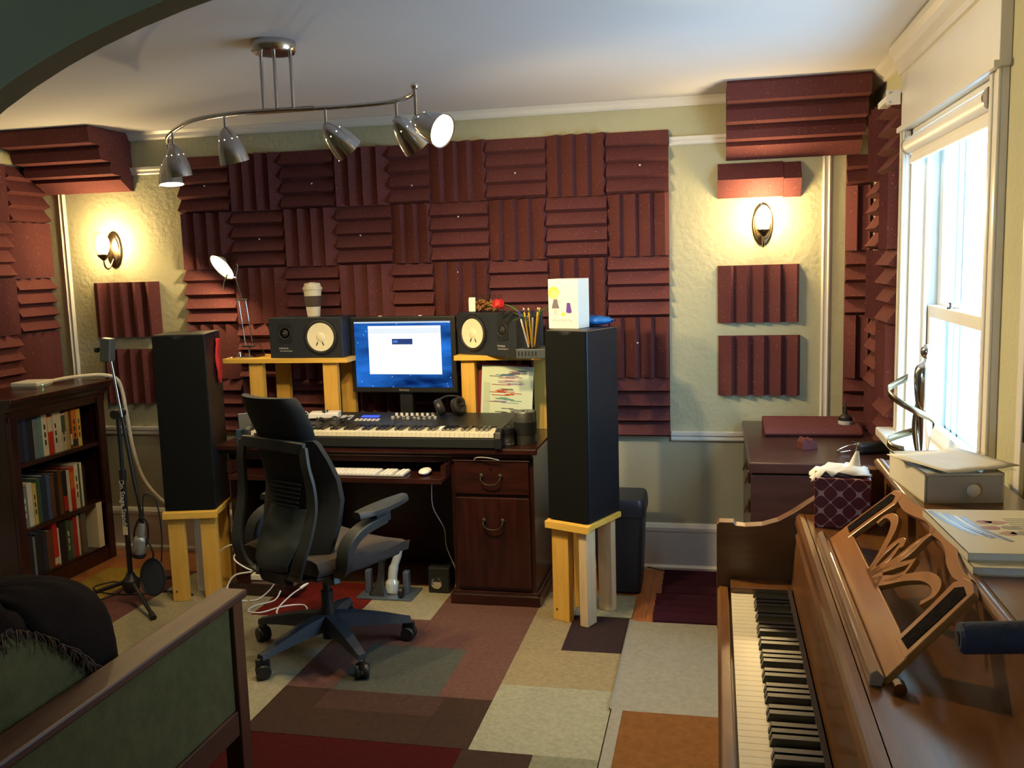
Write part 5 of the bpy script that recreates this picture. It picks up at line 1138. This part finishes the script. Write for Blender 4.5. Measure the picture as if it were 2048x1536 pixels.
for k in range(1500):
    t = rr.random()*72; i = int(t) % 72; a = edge[i][0] + (t - int(t))*2*pi/72; la = edge[i][1] + (edge[(i+1) % 72][1] - edge[i][1])*(t - int(t))
    if cos(a) < -.1: continue
    p = superell(a, la, .008); n = (p - Vector((-1.52, 1.85, .55))).normalized(); L_ = rr.uniform(.025, .06); j = Vector((rr.uniform(-.4, .4), rr.uniform(-.6, .6), 0))
    mb.tube([p, p + n*L_*.25 + (Vector((0, 0, -.45)) + j*.5)*L_, p + n*L_*.2 + (Vector((0, 0, -.95)) + j)*L_], [.0019, .0017, .0009], 4, cap=False)
fo = obj('fringe', mb, 'fringe', th, world=True); fo['kind'] = 'stuff'
# ================================================================== PIANO
pn = thing('upright_piano', 'brown console piano with open keyboard and carved music desk', 'piano', (.55, 1.80, 0))
M['pwd'] = wood('piano_walnut', (.115, .044, .011), (.185, .076, .020), .28, 4, (8, 1, 8), coat=.3)
M['pwd_x'] = wood('piano_walnut_side', (.10, .038, .010), (.155, .062, .017), .3, 4, (1, 8, 8), coat=.3)
M['desk_w'] = wood('music_desk_maple', (.30, .115, .022), (.39, .16, .034), .3, 4, (6, 1, 6), coat=.4)
M['inlay'] = plain('dark_inlay', (.010, .007, .006), .9, noise=.7, nscale=90, spec=.05)
def pp(n, mb, mat='pwd', **kw): return obj(n, mb, mat, pn, world=True, **kw)
Y0, Y1 = 1.01, 2.535
XZ = lambda: Matrix(((1, 0, 0, 0), (0, 0, -1, 0), (0, 1, 0, 0), (0, 0, 0, 1)))     # (x,z) profile, run along -y
def run(n, prof, y0, y1, mat='pwd', **kw): return pp(n, MB().prism(prof, -y1, -y0, XZ()), mat, **kw)
run('key_bed', [(.245, .60), (.60, .60), (.60, .705), (.245, .705)], Y0+.03, Y1-.03, 'pwd', bevel=.003)
run('key_slip', [(.228, .615), (.228, .712), (.234, .722), (.256, .722), (.258, .615)], Y0+.04, Y1-.04, 'pwd', bevel=.002)
# ends: cheek sweeping up to the top
cheek = [(.226, .60), (.226, .893), (.232, .898), (.272, .898), (.276, .890), (.30, .888), (.345, .892), (.385, .905), (.42, .926), (.46, .955), (.505, .985), (.54, 1.01), (.56, 1.04), (.565, 1.05), (.872, 1.05), (.872, 0.0), (.47, 0.0), (.47, .60)]
run('end_panel', cheek, Y1-.042, Y1, 'pwd_x', bevel=.002); run('end_panel', cheek, Y0, Y0+.042, 'pwd_x', bevel=.002)
for ya, yb in ((Y1-.118, Y1-.042), (Y0+.042, Y0+.118)): pp('key_block', B(.262, ya, .705, .42, yb, .745), 'pwd', bevel=.003)
run('lower_panel', [(.47, .03), (.49, .03), (.49, .60), (.47, .60)], Y0+.042, Y1-.042, 'pwd')
run('back_panel', [(.855, .02), (.872, .02), (.872, 1.05), (.855, 1.05)], Y0+.042, Y1-.042, 'pwd')
run('fallboard', [(.412, .742), (.418, .742), (.424, .80), (.430, .86), (.428, .87), (.434, .88), (.434, .895), (.428, .902), (.430, .918), (.438, .928), (.452, .928), (.452, .742)], Y0+.043, Y1-.043, 'pwd')
run('nameboard_felt', [(.404, .728), (.414, .728), (.414, .748), (.404, .748)], Y0+.12, Y1-.12, plain('dark_felt', (.02, .008, .008), .95))
run('shelf', [(.448, .905), (.66, .905), (.66, .928), (.448, .928)], Y0+.043, Y1-.043, 'pwd', bevel=.002)
run('riser_board', [(.646, .905), (.660, .905), (.660, 1.05), (.646, 1.05)], Y0+.043, Y1-.043, 'pwd')
run('lid', [(.636, 1.050), (.874, 1.050), (.874, 1.066), (.644, 1.066)], Y0-.006, Y1+.006, 'pwd', bevel=.003)
run('lid_nosing', [(.643 + .014*cos(a), 1.0585 + .011*sin(a)) for a in [2*pi*k/14 for k in range(14)]], Y0-.006, Y1+.006, 'pwd', smooth=50)
# legs under the keybed
for y in (Y0+.06, Y1-.06): pp('leg', MB().tube([(.275, y, .60), (.275, y, .30), (.275, y, .02)], [.030, .026, .018], 12), 'pwd', smooth=40)
# keys: local x runs towards the camera (-y), local y runs towards +x
KM = Matrix(((0, 1, 0, .263), (-1, 0, 0, 2.417), (0, 0, 1, .712), (0, 0, 0, 1)))
M['pkey'] = plain('piano_ivory', (.70, .62, .44), .3, noise=.04, nscale=20)
holder = pn
_km = pn.matrix_basis.inverted() @ KM
keys(pn, _km, .02355, .148, .094, hgt=.018, bh=.018, wmat='pkey', start=3)
mb = MB()
for k in range(88): mb.lathe([(0, 0), (.0028, 0), (.0026, .003), (0, .004)], 8, T(.4135, 2.405 - k*.0138, .735) @ RY(-90))
kf = pp('key_pins', mb, 'bronze'); kf['kind'] = 'stuff'
# music desk: inclined board with fretwork, in its own plane (u along -y, v up the slope)
A_ = Vector((.482, 2.225, .9285)); Uv = Vector((0, -1, 0)); Vv = Vector((.140, 0, .135)).normalized(); Nv = Uv.cross(Vv)
if Nv.x > 0: Nv = -Nv
MD = Matrix(((Uv.x, Vv.x, Nv.x, A_.x), (Uv.y, Vv.y, Nv.y, A_.y), (Uv.z, Vv.z, Nv.z, A_.z), (0, 0, 0, 1)))
def md(n, mb, mat='desk_w', **kw): return pp(n, mb, mat, **kw)
DW = .728
desk_b = md('music_desk', MB().prism([(-.012, .0), (DW+.012, .0), (DW, .056), (DW-.10, .064), (.10, .064), (0, .056)], -.006, .006, MD), bevel=.002)
run('desk_ledge', [(.458, .929), (.478, .929), (.482, .942), (.470, .956), (.460, .950)], 1.475, 2.245, plain('ledge_gloss', (.30, .20, .13), .15, coat=.6), bevel=.002)
def post(f):
    o = [(0, .05), (.078, .05), (.092, .12), (.110, .180), (.098, .200), (.066, .206), (.030, .198), (.014, .12)]
    i = [(.018, .062), (.060, .060), (.072, .12), (.086, .178), (.068, .190), (.040, .186), (.028, .12)]
    g = (lambda q: [(u, v) for u, v in q]) if f > 0 else (lambda q: [(DW - u, v) for u, v in q][::-1])
    p = md('side_post', MB().prism(g(o), -.006, .007, MD), bevel=.002)
    obj('inlay', MB().prism(g(i), .0071, .0085, MD), 'inlay', p, world=True)
post(1); post(-1)
def swirl(n, pts, w):
    q = curve([(a, b, 0) for a, b in pts], 7); k = len(q)
    ww = [w*(.55 + .45*sin(pi*min(1, (j + 1)/k*1.15))) for j in range(k)]
    md(n, MB().band([(p.x, p.y) for p in q], ww, -.005, .006, MD), bevel=.001)
swirl('top_scroll', [(.085, .196), (.10, .199), (.171, .198), (.242, .208), (.301, .217), (.346, .215), (.375, .207)], .026)
swirl('top_scroll', [(.372, .206), (.421, .214), (.462, .217), (.505, .211), (.542, .201), (.597, .195), (.627, .198), (.653, .201)], .026)
swirl('fret_scroll', [(.322, .058), (.297, .089), (.264, .117), (.231, .141), (.189, .158), (.150, .157), (.125, .144), (.126, .124)], .022)
swirl('fret_scroll', [(.328, .058), (.302, .098), (.296, .120), (.297, .141), (.317, .150), (.336, .140)], .019)
swirl('fret_scroll', [(.338, .060), (.341, .105), (.331, .125), (.315, .148)], .018)
swirl('fret_scroll', [(.350, .060), (.379, .121), (.384, .156), (.378, .188), (.382, .210)], .020)
swirl('fret_scroll', [(.345, .080), (.362, .110), (.366, .140), (.366, .170), (.376, .195)], .015)
swirl('fret_scroll', [(.343, .060), (.366, .084), (.389, .108), (.419, .135), (.432, .150)], .019)
swirl('fret_scroll', [(.372, .062), (.401, .079), (.436, .097), (.447, .120), (.430, .146)], .018)
swirl('fret_scroll', [(.395, .056), (.435, .088), (.469, .117), (.514, .144), (.552, .155), (.586, .155), (.605, .144), (.604, .128), (.598, .116)], .022)
md('fret_base', MB().prism([(.305, .056), (.425, .056), (.395, .080), (.36, .088), (.33, .080)], -.005, .006, MD))
pp('desk_hinge', MB().cyl((.50, 1.468, .938), (.50, 1.448, .938), .010, seg=12), 'bronze', smooth=40)
pp('support_strut', MB().cyl((.645, 1.62, 1.03), (.60, 1.62, 1.02), .005, seg=8), 'bronze')

# ================================================================== ON THE PIANO
tb = thing('tissue_box', 'maroon tissue box with white lattice pattern on the piano shelf', 'tissue box', (.535, 2.418, .9285), R(-6))
def lattice():
    m, nt, b = newmat('lattice_print'); L = nt.links.new
    tc = N(nt, 'ShaderNodeTexCoord'); sep = N(nt, 'ShaderNodeSeparateXYZ'); L(tc.outputs['Object'], sep.inputs[0])
    ad = N(nt, 'ShaderNodeMath', operation='ADD'); L(sep.outputs[0], ad.inputs[0]); L(sep.outputs[1], ad.inputs[1])
    def s_(src, k, ph=0.0):
        mu = N(nt, 'ShaderNodeMath', operation='MULTIPLY_ADD'); mu.inputs[1].default_value = k; mu.inputs[2].default_value = ph; L(src, mu.inputs[0])
        si = N(nt, 'ShaderNodeMath', operation='COSINE'); L(mu.outputs[0], si.inputs[0]); return si.outputs[0]
    k = 2*pi/.044
    a = s_(ad.outputs[0], k); c = s_(sep.outputs[2], k)
    su = N(nt, 'ShaderNodeMath', operation='ADD'); L(a, su.inputs[0]); L(c, su.inputs[1])
    a2 = s_(ad.outputs[0], k*2); c2 = s_(sep.outputs[2], k*2); s2 = N(nt, 'ShaderNodeMath', operation='SUBTRACT'); L(a2, s2.inputs[0]); L(c2, s2.inputs[1])
    s3 = N(nt, 'ShaderNodeMath', operation='MULTIPLY_ADD'); s3.inputs[1].default_value = .18; L(s2.outputs[0], s3.inputs[0]); L(su.outputs[0], s3.inputs[2])
    ab = N(nt, 'ShaderNodeMath', operation='ABSOLUTE'); L(s3.outputs[0], ab.inputs[0])
    lt = N(nt, 'ShaderNodeMath', operation='LESS_THAN'); lt.inputs[1].default_value = .15; L(ab.outputs[0], lt.inputs[0])
    mx = N(nt, 'ShaderNodeMix', data_type='RGBA'); L(lt.outputs[0], mx.inputs[0]); mx.inputs[6].default_value = (.12, .012, .020, 1); mx.inputs[7].default_value = (.50, .36, .35, 1)
    L(mx.outputs[2], b.inputs['Base Color']); b.inputs['Roughness'].default_value = .4
    return m
obj('carton', B(-.066, -.060, 0, .066, .060, .126), lattice(), tb, bevel=.003)
mb = MB(); rows = []; rr = random.Random(11)
for i in range(9):
    t = i/8
    rows.append([(-.075 + .14*t + .006*rr.uniform(-1, 1), -.05 + .10*k/6, .129 + .018*sin(pi*t)*(.5 + .5*sin(pi*k/6)) + .010*rr.uniform(-1, 1)*(1 if 0 < i < 8 else .5) - (.016 if i == 0 else 0)) for k in range(7)])
mb.strip(rows); obj('tissue', mb, 'paper', tb, smooth=60, solid=.0012)
mb = MB(); rows = []
for i in range(5):
    t = i/4; rows.append([(.025 + .02*cos(2*pi*k/10)*(1 - .8*t) + .01*t, .01 + .022*sin(2*pi*k/10)*(1 - .85*t), (.128 + .055*t)) for k in range(11)])
mb.strip(rows); obj('tissue_peak', mb, 'paper', tb, smooth=60)
# drawer box with papers
db = thing('drawer_box', 'cream desktop drawer box with round knob on the piano lid', 'drawer box', (.728, 2.221, 1.0665), R(7))
obj('carcass', MB().box((-.082, -.118, 0), (.082, .125, .004)).box((-.082, -.118, .060), (.082, .125, .065)).box((-.082, -.118, 0), (-.078, .125, .065)).box((.078, -.118, 0), (.082, .125, .065)).box((-.082, .121, 0), (.082, .125, .065)), 'cream', db)
dr = obj('drawer', B(-.077, -.121, .0045, .077, .115, .0595), plain('drawer_front', (.52, .46, .37), .5), db, bevel=.001)
obj('knob', MB().lathe([(.004, 0), (.004, .008), (.012, .012), (.014, .017), (.010, .021), (0, .022)], 18, T(.012, -.121, .032) @ RX(90)), 'cream', dr, smooth=50)
def sheet(label, loc, rz, w, d, mat, curl, nm='paper_sheet', th=.0012):
    mb = MB(); rows = []
    for i in range(9):
        rows.append([(-w/2 + w*i/8, -d/2 + d*k/6, curl*(abs(i-4)/4)**2*(.4 + .6*k/6) + .001*sin(i*2 + k)) for k in range(7)])
    mb.strip(rows); o = obj(nm, mb, mat, None, loc=loc, rot=(0, 0, rz), smooth=60, solid=th); return tag(o, label, 'paper')
sheet('clear plastic wrapped papers crumpled on the drawer box', (.735, 2.205, 1.1330), R(10), .20, .20, M['clearp'], .008, 'plastic_sleeve')
sheet('large cream card sheet lying on top of the drawer box', (.735, 2.190, 1.1400), R(28), .185, .195, 'cream', .004, 'card_sheet', .002)
# music books
def mbook(label, x0, x1, y0, y1, z, th, rz, art):
    t = thing('songbook', label, 'book', ((x0+x1)/2, (y0+y1)/2, z), rz, 'songbooks on the piano lid')
    w, d = (x1-x0)/2, (y1-y0)/2
    obj('cover', MB().box((-w, -d, 0), (w, d, .0015)).box((-w, -d, th-.0015), (w, d, th)).box((-w, -d, 0), (-w+.0015, d, th)), 'cream', t, bevel=.0)
    obj('page_block', B(-w+.002, -d+.003, .0017, w-.003, d-.003, th-.0017), 'paper', t)
    if art:
        rr = random.Random(21)
        for k in range(5): obj('cover_swoosh', MB().band([(-w + .010 + .012*k + .0016*j*j*.35, d - .012 - j*.020 - k*.010) for j in range(9)], .007 + .002*(k % 3), th, th+.0004), plain('cover_ink', ((.12, .16, .26), (.50, .55, .60), (.20, .24, .34), (.60, .62, .60), (.16, .2, .3))[k], .35), t)
        for k in range(6): obj('cover_ink_mark', MB().prism([(x + .022*cos(a)*(.5 + rr.random()*.5), y + .016*sin(a)*(.5 + rr.random()*.5)) for x, y in [(-.02 + .018*(k % 3), .05 - .035*(k//2))] for a in [2*pi*j/9 for j in range(9)]], th, th+.0005), plain('cover_paint', ((.42, .20, .18), (.50, .30, .20), (.35, .33, .28))[k % 3], .5), t)
        for k in range(8): obj('cover_text_line', B(.02, .075 - k*.012, th, .085 - .008*(k % 3), .079 - k*.012, th+.0004), plain('cover_grey', (.45, .42, .32), .6), t)
    return t
mbook('thick cream songbook lying underneath on the piano lid', .636, .86, 1.625, 1.90, 1.0665, .015, R(2), False)
mbook('white songbook with painted cover, on top of the thick songbook', .632, .845, 1.655, 1.935, 1.0820, .015, R(3), True)
# padded tube across the right foreground
pt2 = thing('padded_tube', 'dark blue padded tube resting across the piano at right edge', 'tube', (.60, 1.28, 1.0665))
obj('sleeve', MB().tube([(-.062, 0, .027), (-.058, 0, .027), (.25, .02, .043)], [.016, .021, .023], 20), plain('navy_foam', (.020, .030, .055), .75, noise=.15, nscale=60, bump=.3, bscale=150), pt2, smooth=40)
obj('core', MB().tube([(-.064, 0, .027), (.25, .02, .043)], .010, 12), 'black', pt2, smooth=40)

# ================================================================== SILVER FIGURE ON THE SILL
sf = thing('silver_sculpture', 'polished silver abstract figure with curling ribbon on the window sill', 'sculpture', (.922, 3.36, .90))
obj('plinth', B(-.035, -.03, 0, .035, .03, .014), 'silver', sf, bevel=.002)
obj('torso', MB().lathe([(0, .014), (.012, .016), (.014, .04), (.020, .10), (.028, .17), (.034, .23), (.037, .28), (.034, .310), (.026, .325), (.010, .335), (.007, .345), (0, .346)], 24, RZ(10), 1.1, .75), 'silver', sf, smooth=60)
obj('head', MB().sphere((0, 0, .367), .022, None, 20, 12, (.95, .9, 1.15)), 'silver', sf, smooth=60)
obj('rear_leg', MB().tube(curve([(-.004, .006, .25), (-.022, .012, .18), (-.030, .012, .10), (-.020, .008, .014)], 6), [.006 + .004*sin(pi*k/18) for k in range(19)], 10), 'bronze', sf, smooth=50)
_rb = [(-.055, .030, .262), (-.095, .015, .240), (-.120, -.005, .218), (-.095, -.030, .192), (-.055, -.040, .168), (-.015, -.036, .146), (.020, -.015, .128), (.030, .012, .112), (.018, .030, .092), (-.030, .036, .074), (-.085, .024, .056), (-.118, .0, .040), (-.100, -.022, .024), (-.060, -.030, .016)]
mb = MB(); rows = [[tuple(p + Vector((0, 0, .0125))), tuple(p - Vector((0, 0, .0125)))] for p in curve([(.98*l + .2*d, -.2*l + .98*d, z + .014) for l, d, z in _rb], 6)]
mb.strip(rows); obj('ribbon', mb, plain('ribbon_bronze', (.30, .24, .15), .25, 1.0), sf, smooth=60, solid=.0015)
